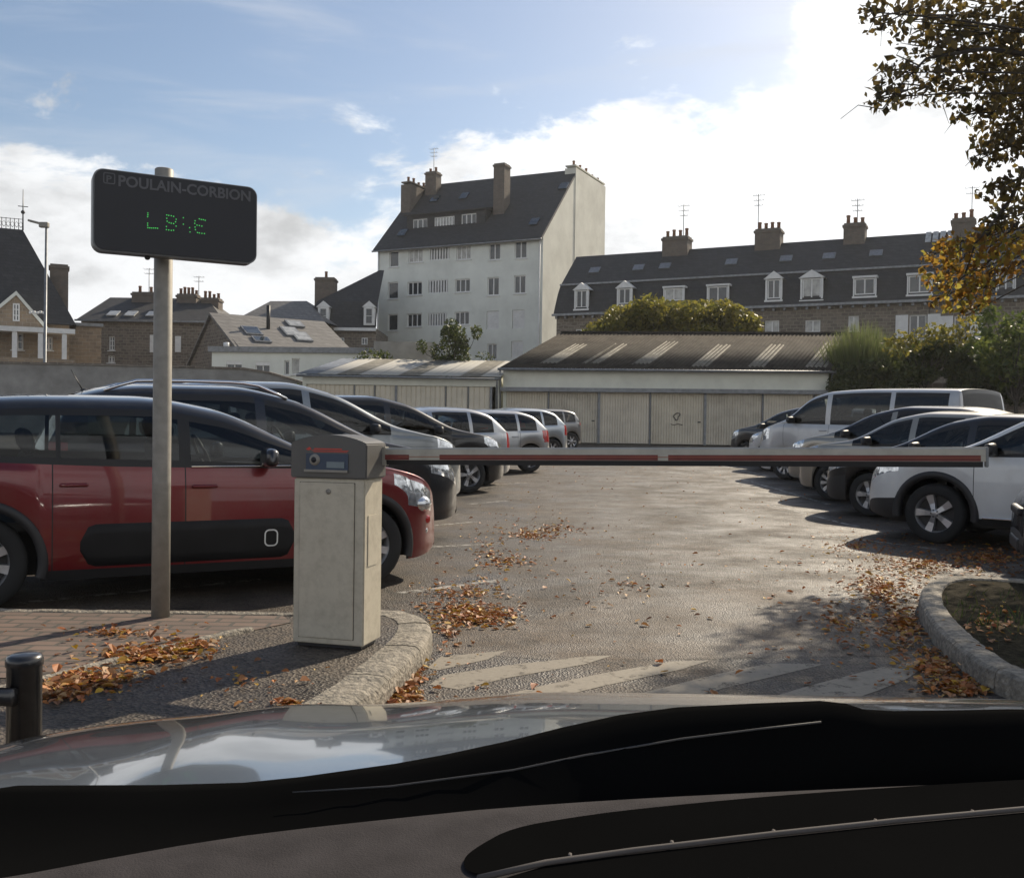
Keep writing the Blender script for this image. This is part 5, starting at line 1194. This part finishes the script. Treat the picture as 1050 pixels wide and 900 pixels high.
for lo,hi in ((0,430),(430,520),(520,560),(560,590),(590,700)):
    mb = MB()
    for x,y in dots:
        if lo <= x < hi: s_,z_ = F.at(80+x/5,160+y/5); mb.lathe([(0,-.003),(.0030,-.0025),(.0032,.001)], c=(s_,0,z_), axis='y', n=8)
    mb.build('led_letter', M['led'], pan)
s_,z_ = F.at(150,263,.06); mb = MB(); mb.tube([(s_,.06,zb+.01),(s_,.06,z_)],.006,6); mb.sphere((s_+.006,.06,z_-.006),.016,.016,.014); mb.build('sensor', M['black'], root)

# ------------------------------------------------------------------ barrier
M['cab'] = mat('cream_cabinet', (.52,.475,.38), .5, var=.04, scale=8, dirt=.5, dscale=16, dcol=(.22,.19,.14))
M['cabhead'] = mat('brown_grey_head', (.10,.096,.09), .5, var=.1)
M['redtxt'] = mat('red_print', (.55,.05,.035), .5); M['blue'] = mat('blue_sticker', (.03,.05,.09), .35); M['disp'] = mat('grey_display', (.16,.2,.22), .3)
M['redrefl'] = mat('red_reflective', (.16,.032,.026), .6, var=.2, scale=15); M['orange'] = mat('orange_line', (.32,.10,.05), .5)
M['alu'] = mat('arm_aluminium', (.42,.40,.35), .42, metal=.4, var=.08, scale=10, dirt=.3, dscale=6)
F = Frame(-1.118,5.015,-.738,4.915,KH); root = F.thing('parking_barrier', 'cream barrier cabinet with grey head and a lowered arm across the lane', 'barrier')
W_ = F.W; D = .23
mb = MB(); mb.box(0,W_,0,D,.02,.865); cabo = mb.build('cabinet', M['cab'], root, .006)
mb = MB(); mb.box(.02,W_-.02,.02,D-.02,0,.02); mb.build('plinth', M['black'], root)
mb = MB(); mb.box(.035,W_-.055,-.007,-.0005,.05,.845); dr = mb.build('door', M['cab'], root, .003)
mb = MB(); mb.lathe([(0,-.006),(.013,-.006),(.014,-.0)], c=(W_*.5,-.007,.80), axis='y', n=14); mb.box(W_*.5-.002,W_*.5+.002,-.0145,-.0132,.793,.807); mb.build('lock', M['steel'], dr)
mb = MB(); mb.box(.033,W_-.053,-.0012,-.0004,.048,.847); mb.build('door_seal', M['trim'], root)
mb = MB(); mb.box(W_+.0003,W_+.004,.04,.16,.42,.68); mb.build('side_hatch', M['cab'], root, .001)
top = [(-.014,.868)]+[(W_+.014,.868)]+[(W_+.014-(W_+.028)*t, 1.045+.045*math.sin(PI*min(1,t*1.0))**.8+.0*t) for t in np.linspace(0,1,15)]
mb = MB(); mb.prism(top,'y',-.014,D+.014); hd_ = mb.build('head', M['cabhead'], root, .006)
hx = lambda x: -.014+(x-88)/(345-88)*(W_+.028); hz = lambda y: .868+(213-y)/(213-60)*.19
mb = MB(); mb.box(hx(142),hx(284),-.019,-.0145,hz(188),hz(112)); st_ = mb.build('sticker', M['blue'], hd_)
mb = MB(); mb.lathe([(0,-.012),(.018,-.012),(.026,-.008),(.030,-.0)], c=(hx(172),-.019,hz(138)), axis='y', n=20); mb.build('camera_eye', M['steel'], hd_)
mb = MB(); mb.lathe([(0,-.0145),(.012,-.0145),(.015,-.0125)], c=(hx(172),-.019,hz(138)), axis='y', n=16); mb.build('lens', M['panel'], hd_)
mb = MB(); mb.box(hx(213),hx(272),-.0225,-.0192,hz(170),hz(145)); mb.build('display', M['disp'], hd_)
mb = MB(); mb.box(hx(138),hx(284),-.028,-.0192,hz(188),hz(178)); mb.build('card_slot', M['steel'], hd_)
mb = MB(); x = 140; 
mb.prism([(hx(140),hz(96)),(hx(152),hz(86)),(hx(160),hz(94)),(hx(150),hz(100))],'y',-.0155,-.0143)
mb.box(hx(160),hx(284),-.0155,-.0143,hz(101),hz(98.5)); mb.box(hx(168),hx(262),-.0155,-.0143,hz(95.5),hz(91)); mb.box(hx(166),hx(280),-.0155,-.0143,hz(106),hz(103.5)); mb.build('red_marking', M['redtxt'], hd_)
A = P(392,467.5,5.12); Bp = P(1010,468.5,4.28); v = Bp-A; L = v.length
arm = empty('arm', root.matrix_world.inverted() @ A, 0); 
arm.parent = root; bpy.context.view_layer.update()
mtx = Matrix.Translation(F.o) @ Matrix.Rotation(F.a,4,'Z')
arm.location = mtx.inverted() @ A; arm.rotation_euler = (0, -math.asin(v.z/L), math.atan2(v.y,v.x)-F.a)
mb = MB(); mb.prism([(-.02,-.020),(.02,-.020),(.02,.036),(.012,.043),(-.012,.043),(-.02,.036)],'x',0,L); mb.build('beam', M['alu'], arm)
mb = MB(); mb.prism([(-.014,-.045),(.014,-.045),(.016,-.0205),(-.016,-.0205)],'x',.0,L-.01); mb.build('rubber_edge', M['trim'], arm)
for a,b in ((0.0,.16),(.33,1.45),(1.5,L-.02)):
    mb = MB(); mb.box(a,b,-.0235,-.0203,-.018,.008); mb.build('reflective_strip', M['redrefl'], arm)
mb = MB(); mb.box(.1,L-.02,-.0245,-.0237,-.004,-.001); mb.build('strip_line', M['orange'], arm)
mb = MB(); mb.box(L,L+.012,-.022,.022,-.045,.045); mb.build('end_cap', M['zinc'], arm, .003)
mb = MB(); mb.box(-.06,.03,-.026,.026,-.049,.049); mb.build('arm_bracket', M['alu'], arm, .004)

# ------------------------------------------------------------------ black post with rail
p = P(25,700,2.42); root = thing('railing', 'black metal post with a side rail at the lower left', 'railing', (p.x,2.42,KH))
M['ironpaint'] = mat('black_iron_paint', (.016,.016,.018), .32, coat=.4, var=.2, scale=30, dirt=.15, dscale=20, dcol=(.2,.18,.16))
zt = P(25,670,2.42).z-KH; zr_ = P(10,708,2.42).z-KH
for i,x in enumerate((0,-1.15)):
    mb = MB(); mb.lathe([(0,-.01),(.041,-.01),(.041,zt-.03),(.044,zt-.028),(.044,zt-.014),(.04,zt-.004),(.03,zt),(0,zt+.002)], c=(x,.0+.08*i,0), n=24); mb.build('post', M['ironpaint'], root)
mb = MB(); mb.tube([(.004,-.055,zr_),(-1.13,.025,zr_)],.022,14); mb.build('rail', M['ironpaint'], root)

# ------------------------------------------------------------------ own car: bonnet and dashboard
M['hood'] = mat('blue_grey_paint', (.15,.17,.19), .2, metal=.55, var=.04, scale=3, coat=1, dirt=.12, dscale=6, dcol=(.3,.28,.25))
M['matt'] = mat('matt_black', (.005,.005,.005), .95, spec=0)
M['dash'] = mat('grained_dashboard', (.046,.042,.043), .9, var=.15, scale=40, bump=.25, bscale=900, spec=.05)
root = thing('car', 'grey car we look out of, with bonnet, wiper and black dashboard filling the foreground', 'car', (.3,0,0))
hz_ = pchip([.70,.80,.95,1.1,1.25,1.4,1.6,1.8,1.93,2.0,2.03],[.988,.985,.979,.963,.934,.894,.836,.752,.64,.5,.3])
xsn = [-.93,-.925,-.90,-.86]+list(np.linspace(-.82,.82,48))+[.86,.90,.925,.93]; ysn = list(np.linspace(.79,1.8,30))+[1.85,1.9,1.94,1.97,1.99,2.01,2.03]
Vv = []
for y in ysn:
    for x in xsn:
        d = abs(x)/.88; z = hz_(y)-.045*d**4
        t = min(1,max(0,(-.22-x)/.3)); z -= .020*t*t*(3-2*t)*min(1,max(0,(y-.85)/.5)); z += .005*math.exp(-((abs(x)-.62+.12*(y-.8))/.06)**2)*min(1,max(0,(1.75-y)/.5))
        if abs(x) > .88: z -= (abs(x)-.88)/.05*.5*(1 if abs(x) > .92 else .12)
        Vv.append((x*(1-.10*max(0,(y-1.4)/.6)**2), y, max(z,.28)))
n = len(xsn)
rawmesh('bonnet', Vv, [(j*n+i,j*n+i+1,(j+1)*n+i+1,(j+1)*n+i) for j in range(len(ysn)-1) for i in range(n-1)], M['hood'], root, True)
mb = MB(); mb.box(-.88,.88,.3,1.9,.3,.62); mb.build('underbody', M['trim'], root)
off = Vector((.3,0,0))
outl = [(-260,858),(-100,828),(0,813),(150,812.5),(240,810),(300,804),(350,797),(400,790),(450,781),(520,766),(580,751),(640,738),(700,730),(780,726),(842,723.5),(852,723),(880,726),(898,732),(930,734),(1000,733),(1050,732),(1200,733),(1500,745)]
far_ = pchip([-.9,-.3,-.26,-.17,-.08,0,.19,.40,1.1],[.46,.553,.575,.62,.65,.673,.708,.734,.75])
far = lambda x: far_(x/.942)*.942
rows = []
for u,vv in outl:
    t_ = P(u,vv,.735); q1 = Vector((t_.x, .80, min(t_.z-.03, .955))); q2 = Vector((t_.x,.762,t_.z-.004)); xx = t_.x*.93; fy = far(xx)
    rows.append([q1-off, q2-off, t_-off, Vector((t_.x,.722,t_.z-.008))-off, Vector((xx,(fy+.722)/2,(1.0+t_.z-.02)/2))-off, Vector((xx,fy+.012,1.0))-off, Vector((xx,fy-.03,.99))-off])
m_ = 7; rawmesh('cowl', [tuple(p) for r_ in rows for p in r_], [(i*m_+j,i*m_+j+1,(i+1)*m_+j+1,(i+1)*m_+j) for i in range(len(rows)-1) for j in range(m_-1)], M['matt'], root, True)
mb = MB(); mb.tube([P(u,vv,.715)-off for u,vv in [(300,812),(400,806),(525,789.5),(600,774),(700,757),(780,747),(842,740)]],[.0005]+[.0008]*5+[.0008],8); mb.build('wiper', mat('wiper_highlight', (.06,.057,.055), .7), root)  # thin paler line: the wiper's lit edge painted as a highlight
dx_ = np.linspace(-.9,1.1,60); Vv = []
for x in dx_:
    fy = far(x)
    for k,(yy,zz) in enumerate([(fy,.995),(fy-.002,1.021),(fy-.007,1.030),(fy-.014,1.0345),(fy-.03,1.035),(.35,1.035),(.12,1.03),(.1,.7)]): Vv.append((x-.3,yy,zz))
rawmesh('dashboard', Vv, [(i*8+j,i*8+j+1,(i+1)*8+j+1,(i+1)*8+j) for i in range(59) for j in range(7)], M['dash'], root, True)
c1 = [(500,897),(478,893),(474,880),(490,867),(525,848),(590,837),(650,829),(790,815.5),(950,804.5),(1120,795)]
c2 = [(1140,806),(1120,817),(1050,826),(920,838),(790,852),(650,868.5),(560,881)]
pl = chaikin([G(u,vv,1.0368)-off for u,vv in c2[::-1][:1]+c1+c2],2); rawmesh('defrost_vent', [tuple(p) for p in pl], [list(range(len(pl)))], M['matt'], root)  # flat black sheet; the recessed slot's shade is put into its colour
pl = [G(u,vv,1.0368)-off for u,vv in [(470,915),(520,899),(560,887),(650,875),(790,858.5),(920,844.5),(1050,832.5),(1120,824),(1180,915)]]; rawmesh('defrost_vent', [tuple(p) for p in pl], [list(range(len(pl)))], M['matt'], root)  # second slot, its shaded depth likewise painted as flat black
mb = MB(); mb.tube([G(u,vv,1.0382)-off for u,vv in [(490,900),(560,884),(650,871.5),(790,855),(920,841),(1050,829),(1130,820)]],.0017,6)
for u,vv in [(585,879),(690,866),(795,854.5),(900,843.5),(1000,834)]: 
    q = G(u,vv,1.0382)-off; mb.tube([q+Vector((0,.0045,0)),q-Vector((0,.001,0))],.0012,5)
mb.build('vent_rib', mat('vent_edge', (.10,.09,.085), .8, spec=.1), root)

# ------------------------------------------------------------------ vegetation
L_dark = leafmat('hedge_leaves', [(.035,.048,.014),(.062,.082,.021),(.10,.115,.03)], .45)
L_green = leafmat('bush_leaves', [(.05,.08,.018),(.09,.125,.025),(.15,.17,.035)], .5)
L_ygreen = leafmat('yellowing_leaves', [(.11,.115,.022),(.19,.18,.03),(.30,.25,.04),(.14,.14,.03)], .55)
L_grassy = leafmat('grassy_leaves', [(.09,.12,.04),(.15,.18,.06),(.20,.21,.09)], .5)
L_over = leafmat('autumn_tree_leaves', [(.05,.04,.018),(.08,.06,.02),(.11,.075,.022),(.06,.045,.018),(.22,.15,.03),(.09,.09,.025)], .5)
L_orange = leafmat('orange_autumn_leaves', [(.16,.08,.02),(.28,.14,.025),(.38,.25,.04),(.18,.085,.02),(.26,.24,.05),(.36,.30,.06)], .72)
L_fall = leafmat('fallen_leaf', [(.26,.075,.018),(.38,.115,.022),(.46,.17,.03),(.20,.07,.022),(.34,.15,.05),(.55,.34,.03),(.28,.10,.022),(.42,.25,.11),(.16,.055,.02)], .2, .6)

def trunk(root, pts, rs, name='trunk'):
    mb = MB(); mb.tube(pts, rs, 10); return mb.build(name, M['bark'], root)
def wander(a, b, n, amp):
    a, b = Vector(a), Vector(b); return [a+(b-a)*(i/n)+Vector((random.gauss(0,amp),random.gauss(0,amp),random.gauss(0,amp)))*(0 if i in (0,n) else 1) for i in range(n+1)]
def leafy(name, label, cat, x, y, z0, blobs, size, m, n_each, limbs=True, th=.16, **k):
    root = thing(name, label, cat, (x,y,z0))
    rel = [(bx-x,by-y,bz-z0,rx,ry,rz) for bx,by,bz,rx,ry,rz in blobs]
    zc = sum(b[2] for b in rel)/len(rel)
    mb = MB(); mb.tube(wander((0,0,-.1),(0,0,zc*.75),5,.04),[th*(1-.1*i) for i in range(6)],9)
    for b in rel: 
        s = (0,0,zc*random.uniform(.35,.7)); mb.tube(wander(s,(b[0],b[1],b[2]),5,.08),[th*.5*(1-.16*i) for i in range(6)],6)
    mb.build('trunk', M['bark'], root)
    o = leaf_cloud('crown', m, [(*b, int(n_each*(b[3]*b[4]*b[5])**(.67))) for b in rel], size, None, **k); o.parent = root
    return root
# round yellowing tree behind the garage
bl = []
for k in range(75):
    a = random.uniform(-1,1); x = 8.9+a*4.4; h = 1-a*a
    bl.append((x, 52+random.uniform(-1.6,1.6), random.uniform(4.2,6.3+1.5*h), random.uniform(.7,1.3), random.uniform(.8,1.2), random.uniform(.55,.95)))
for k in range(11):
    a = -1+2*k/10; bl.append((8.9+a*4.3, 52, 5.2+.9*(1-a*a), 1.1, 1.1, .9+.5*(1-a*a)))
leafy('tree', 'round yellow green tree rising behind the long garage roof', 'tree', 9, 52, gz(52), bl, .24, L_ygreen, 520)
# dark tree behind the low garage
bl = [(-2.95+random.gauss(0,.5), 47+random.gauss(0,.4), 3.6+random.uniform(0,2.3), random.uniform(.3,.55), .5, random.uniform(.3,.55)) for k in range(24)]
leafy('tree', 'small dark leafy tree behind the low garage, against the white block', 'tree', -2.95, 47, gz(47), bl, .15, L_dark, 800, th=.08)
bl = [(-.0-1.25+random.gauss(0,.3), 47.5, 3.4+random.uniform(0,1.2), .28, .3, .35) for k in range(6)]
leafy('sapling', 'thin sparse sapling right of the small dark tree', 'tree', -1.25, 47.5, gz(47), bl, .13, L_dark, 260, th=.04)
# shrubs left of the low garage
bl = [(-8.7+.45*k+random.gauss(0,.1), 47.3+random.gauss(0,.3), 3.3+random.uniform(-.2,.55)+.15*min(k,4)-.12*max(0,k-5), .6, .6, .45) for k in range(8)]
leafy('shrub', 'dark green shrub showing above the left end of the low garage roof', 'shrub', -7.2, 47.3, gz(47), bl, .17, L_dark, 420, th=.07)
bl = [(-9.5+random.gauss(0,.35), 43.4+random.gauss(0,.2), 1.2+random.uniform(0,1.6), .45, .4, .45) for k in range(10)]
leafy('shrub', 'dark shrub at the end of the long boundary wall', 'shrub', -9.5, 43.4, gz(43), bl, .15, L_dark, 420, th=.05)
# ivy hedge along the right
F = Frame(12.95,40.6,34,38.6,gz(40)); root = F.thing('hedge', 'dense dark green ivy hedge spilling over the stone wall', 'hedge')
bl = []
for k in range(170):
    s_ = random.uniform(.2,F.W-1); top_ = 3.2+min(1.35, s_*.26)+.15*math.sin(s_*1.7); zz = random.uniform(2.1,top_-.35); r_ = random.uniform(.5,.85)
    bl.append((s_, random.uniform(-.7,.9), zz, r_, .7, r_*.75, 400))
leaf_cloud('foliage', L_dark, bl, .2, None).parent = root
bl = [(random.uniform(.6,F.W-1), random.uniform(-.3,1.0), 0, .6, .5, .25, 110) for k in range(44)]
bl = [(b[0],b[1],3.15+min(1.35,b[0]*.26)+.15*math.sin(b[0]*1.7)-.05,*b[3:]) for b in bl]
leaf_cloud('sunlit_rim', L_green, bl, .17, None).parent = root  # paler leaves put the backlit rim of the hedge top into colour
# tall grassy bush
def blades(name, m, n, rx, ry, h, wd, parent, lean=.35, z0=0):
    a = rng.random(n)*2*PI; r_ = np.sqrt(rng.random(n)); bx = r_*np.cos(a)*rx*.6; by = r_*np.sin(a)*ry*.6; bz = z0+rng.random(n)*h*.45
    hh = h*(.35+.65*rng.random(n))*(1-.35*r_); dx = np.cos(a)*lean*hh*r_+rng.normal(size=n)*.08*hh; dy = np.sin(a)*lean*hh*r_+rng.normal(size=n)*.08*hh
    t = rng.random(n)*PI; wx, wy = np.cos(t)*wd, np.sin(t)*wd
    top = np.minimum(bz+hh, z0+h*(1.05-.3*r_))
    V = np.stack([np.stack([bx-wx,by-wy,bz],1),np.stack([bx+wx,by+wy,bz],1),np.stack([bx+dx+wx*.25,by+dy+wy*.25,top],1),np.stack([bx+dx-wx*.25,by+dy-wy*.25,top],1)],1).reshape(-1,3)
    return quadmesh(name, V, n, m, parent)
p = P(884,380,41.5); root = thing('shrub', 'tall feathery grass-like shrub beside the right end of the garage', 'shrub', (p.x,41.5,gz(41)))
blades('foliage', L_grassy, 3600, 1.7, 1.3, 4.5, .022, root, .28, .8)
p = P(1028,360,37.5)
bl = [(p.x+random.gauss(0,1.0)+.6, 37.5+random.gauss(0,.5), 3.2+random.uniform(0,2.6), random.uniform(.5,.8), .6, random.uniform(.4,.7)) for k in range(24)]
leafy('shrub', 'bright green leafy shrub rising above the hedge at the right edge', 'shrub', p.x+.6, 37.5, gz(37), bl, .2, L_green, 430, th=.1)
bl = [(P(u,v_,39.5).x, 39.5+random.gauss(0,.3), P(u,v_,39.5).z, .55, .5, .45) for u,v_ in [(925,348),(945,345),(960,340),(975,342),(990,336),(915,356),(935,352),(958,350),(980,348)]]
leafy('shrub', 'light green low shrub on top of the hedge beneath the orange leaves', 'shrub', P(950,350,39.5).x, 39.5, gz(39), bl, .17, L_ygreen, 420, th=.06)

# overhanging autumn tree at the right
TX, TY = 9.2, 9.2
root = thing('tree', 'autumn tree overhanging from the top right with drooping dark and orange leaves', 'tree', (TX,TY,0))
vis = []   # (u, v, radius px, Y, n, orange)
for u,v_,r_,Y_,n_ in [(905,14,26,9.2,90),(888,12,12,9.0,22),(935,22,34,9.6,170),(975,12,40,10.2,260),(1020,20,45,10,330),(1055,40,45,9.6,330),(955,60,34,9.8,170),(915,75,22,9.4,70),(905,100,20,9.3,60),(928,95,18,9.5,45),(960,98,22,9.9,70),(985,75,36,10.2,200),(1015,95,34,10,170),(1045,100,40,9.6,220),(990,118,16,10,36),
    (1035,150,30,9.8,130),(1010,160,20,9.9,60),(1040,190,24,9.7,90),(1018,195,18,9.9,45),(1030,225,20,10,60),(1015,232,14,10.1,30),(975,40,30,9.7,120),(1000,55,36,10,160),(1048,130,26,9.8,100)]:
    vis.append((u,v_,r_,Y_,n_,0))
for u,v_,r_,Y_,n_ in [(965,262,22,10.4,110),(985,255,26,10.2,150),(1010,248,26,10,150),(1035,250,26,9.9,140),(960,285,20,10.5,95),(985,285,26,10.3,170),(1012,278,26,10.1,160),(978,308,22,10.4,110),(1000,305,22,10.3,120),(1040,275,22,10,90),(953,265,10,10.5,20),(955,310,8,10.5,14),(990,324,12,10.4,30)]:
    vis.append((u,v_,r_,Y_,n_,1))
bD, bO = [], []
for u,v_,r_,Y_,n_,o_ in vis:
    p = P(u,v_,Y_); r3 = r_/1000*Y_
    (bO if o_ else bD).append((p.x-TX,p.y-TY,p.z,r3,r3*1.3,r3*.8,n_))
# the rest of the crown, out of frame to the right and above
for k in range(60):
    a = random.uniform(0,2*PI); rr = 4.2*math.sqrt(random.random()); x = TX+rr*math.cos(a)*.95; y = TY+1.0+rr*math.sin(a)*1.1; z = random.uniform(4.2,8.8)-.05*rr*rr
    if x/y < .56 and (z-1.28)/y < .47: continue
    dv = Vector((x,y,z))-Vector((4.8,10.2,2.9)); tt = dv.dot(sdir)
    if tt > 0 and (dv-sdir*tt).length < 1.35: continue
    bD.append((x-TX,y-TY,z,.9,.9,.55,210))
# lower boughs that shade the lane
for (x,y,z) in [(5.9,10.7,3.6),(6.3,11.5,3.9),(7.0,11.2,4.0),(6.6,10.2,4.4),(5.9,10.2,4.9),(7.4,12.4,3.3)]:
    bD.append((x-TX,y-TY,z,.75,.75,.4,230))
for k in range(13):
    bD.append((random.uniform(5.9,6.8)-TX,random.uniform(10.6,11.9)-TY,random.uniform(4.7,5.6),.7,.7,.45,300))
leaf_cloud('crown', L_over, [(*b[:6],int(b[6]*(.95 if b[3] < .5 else 1.3))) for b in bD], .078, None, droop=.9, aspect=.62, shell=.2).parent = root
leaf_cloud('orange_bough', L_orange, [(*b[:6],int(b[6]*.75)) for b in bO], .075, None, droop=1.0, aspect=.6, shell=.2).parent = root
mb = MB(); mb.tube(wander((0,0,-.1),(-.3,.2,4.2),6,.05),[.24,.21,.19,.18,.17,.16,.15],12)
hub = Vector((-.3,.2,4.0))
for b in random.sample(bD, 46)+random.sample(bO, 8):
    e = Vector(b[:3]); mid = hub+(e-hub)*.5+Vector((0,0,.5)); s = hub+Vector((random.gauss(0,.1),random.gauss(0,.1),random.uniform(-.4,.2)))
    pts = [s*(1-t)**2+mid*2*t*(1-t)+e*t*t for t in np.linspace(0,1,9)]
    mb.tube(pts,[.032*(1-.105*i) for i in range(9)],5)
for b in bD+bO:      # twigs carrying the leaf sprays
    if b[3] > .5: continue
    c = Vector(b[:3]); t = (hub-c).normalized()
    for _ in range(3):
        e = c+Vector((random.gauss(0,1),random.gauss(0,1),random.gauss(-.3,.8)))*b[3]*.7; mb.tube([c+t*b[3]*1.3+Vector((0,0,b[3]*.5)),(c+e)/2+Vector((0,0,.05)),e],[.009,.006,.002],4)
q = [Vector((P(u,v_,9.9)))-Vector((TX,TY,0)) for u,v_ in [(1075,150),(1050,175),(1036,205),(1020,226),(1000,250),(990,280)]]; mb.tube([hub]+q,[.07,.03,.024,.02,.016,.012,.008],6)
q = [Vector((P(u,v_,9.5)))-Vector((TX,TY,0)) for u,v_ in [(1080,60),(1010,50),(950,60),(925,85),(905,112),(880,108),(862,122)]]; mb.tube([hub]+q,[.07,.03,.02,.014,.01,.007,.004,.003],6)
mb.build('trunk', M['bark'], root)

# ------------------------------------------------------------------ fallen leaves
def fallen(spots, scatter):
    C = []
    for u,v_,ru,rv,n_,z in spots:
        for _ in range(int(n_*1.7)):
            a = random.uniform(0,2*PI); r_ = abs(random.gauss(0,.5)); p = G(u+ru*r_*math.cos(a), v_+rv*r_*math.sin(a), z)
            C.append((p.x,p.y,z+random.uniform(.004,.016)))
    for _ in range(scatter):
        y = 4.4+22*random.random()**1.6; x = random.uniform(-.9,4.4)+.1*(y-8)
        C.append((x,y,gz(y)+.008+random.random()*.008))
    C = np.array(C); n_ = len(C)
    th = rng.random(n_)*2*PI; s = (.016+.042*rng.random(n_)**1.4)*(.75+.5*rng.random(n_)); tl = rng.normal(size=(n_,2))*.22; cu = .15+.35*rng.random(n_)
    a = np.stack([np.cos(th),np.sin(th),tl[:,0]],1); b = np.stack([-np.sin(th),np.cos(th),tl[:,1]],1)
    out = []
    # two leaf halves folded along the midrib, each a quad
    for sg in (1,-1):
        v0 = C-a*s[:,None]*.5; v1 = C-a*s[:,None]*.1+sg*b*s[:,None]*.33; v2 = C+a*s[:,None]*.22+sg*b*s[:,None]*.27; v3 = C+a*s[:,None]*.55
        v1[:,2] += cu*s*.45; v2[:,2] += cu*s*.5; out.append((v0,v1,v2,v3))
    V = np.stack([*out[0], out[1][1], out[1][2]],1).reshape(-1,3)   # 6 verts per leaf
    zmin = V[:,2].reshape(-1,6).min(1); fix = np.maximum(0, (C[:,2]-.008)-zmin); V[:,2] += np.repeat(fix,6)
    Fc = []
    for i in range(n_): k = i*6; Fc += [(k,k+1,k+2,k+3),(k,k+3,k+5,k+4)]
    o = rawmesh('fallen_leaves', V.tolist(), Fc, L_fall)
    tag(o, 'brown, orange and yellow fallen leaves drifted along the kerbs and lane', 'fallen leaves', kind='stuff')
fallen([(408,715,30,24,420,0),(425,690,14,14,120,0),(492,633,52,15,420,0),(470,625,60,12,120,0),(545,549,48,12,200,0),(570,543,40,8,80,0),(480,608,70,18,130,0),(520,575,60,14,110,0),(640,600,120,40,60,0),(560,515,60,22,70,0),(500,560,50,60,90,0),(460,650,40,30,60,0),
        (905,605,60,34,380,0),(925,640,46,38,320,0),(960,685,50,30,320,0),(945,580,120,28,480,0),(1010,572,80,18,450,0),(860,640,90,60,120,0),(880,560,60,16,160,0),(985,705,40,14,260,0),
        (150,672,70,12,360,KH),(195,662,36,7,130,KH),(95,697,60,14,220,KH),(60,712,50,12,160,KH),(120,650,120,10,60,KH),(297,724,22,7,40,KH),(250,700,120,26,30,KH),(1010,640,50,30,60,.105)], 520)

# ------------------------------------------------------------------ haze
hm = bpy.data.materials.new('haze'); hm.use_nodes = True; N, Lk = nt(hm); N.remove(N['Principled BSDF'])
pv = N.new('ShaderNodeVolumePrincipled'); pv.inputs['Density'].default_value = .0003; pv.inputs['Color'].default_value = (.86,.88,.9,1); pv.inputs['Anisotropy'].default_value = .45
Lk.new(pv.outputs[0], N['Material Output'].inputs['Volume'])
mb = MB(); mb.box(-165,165,-45,175,-1.0,32); tag(mb.build('haze', hm), kind='stuff')
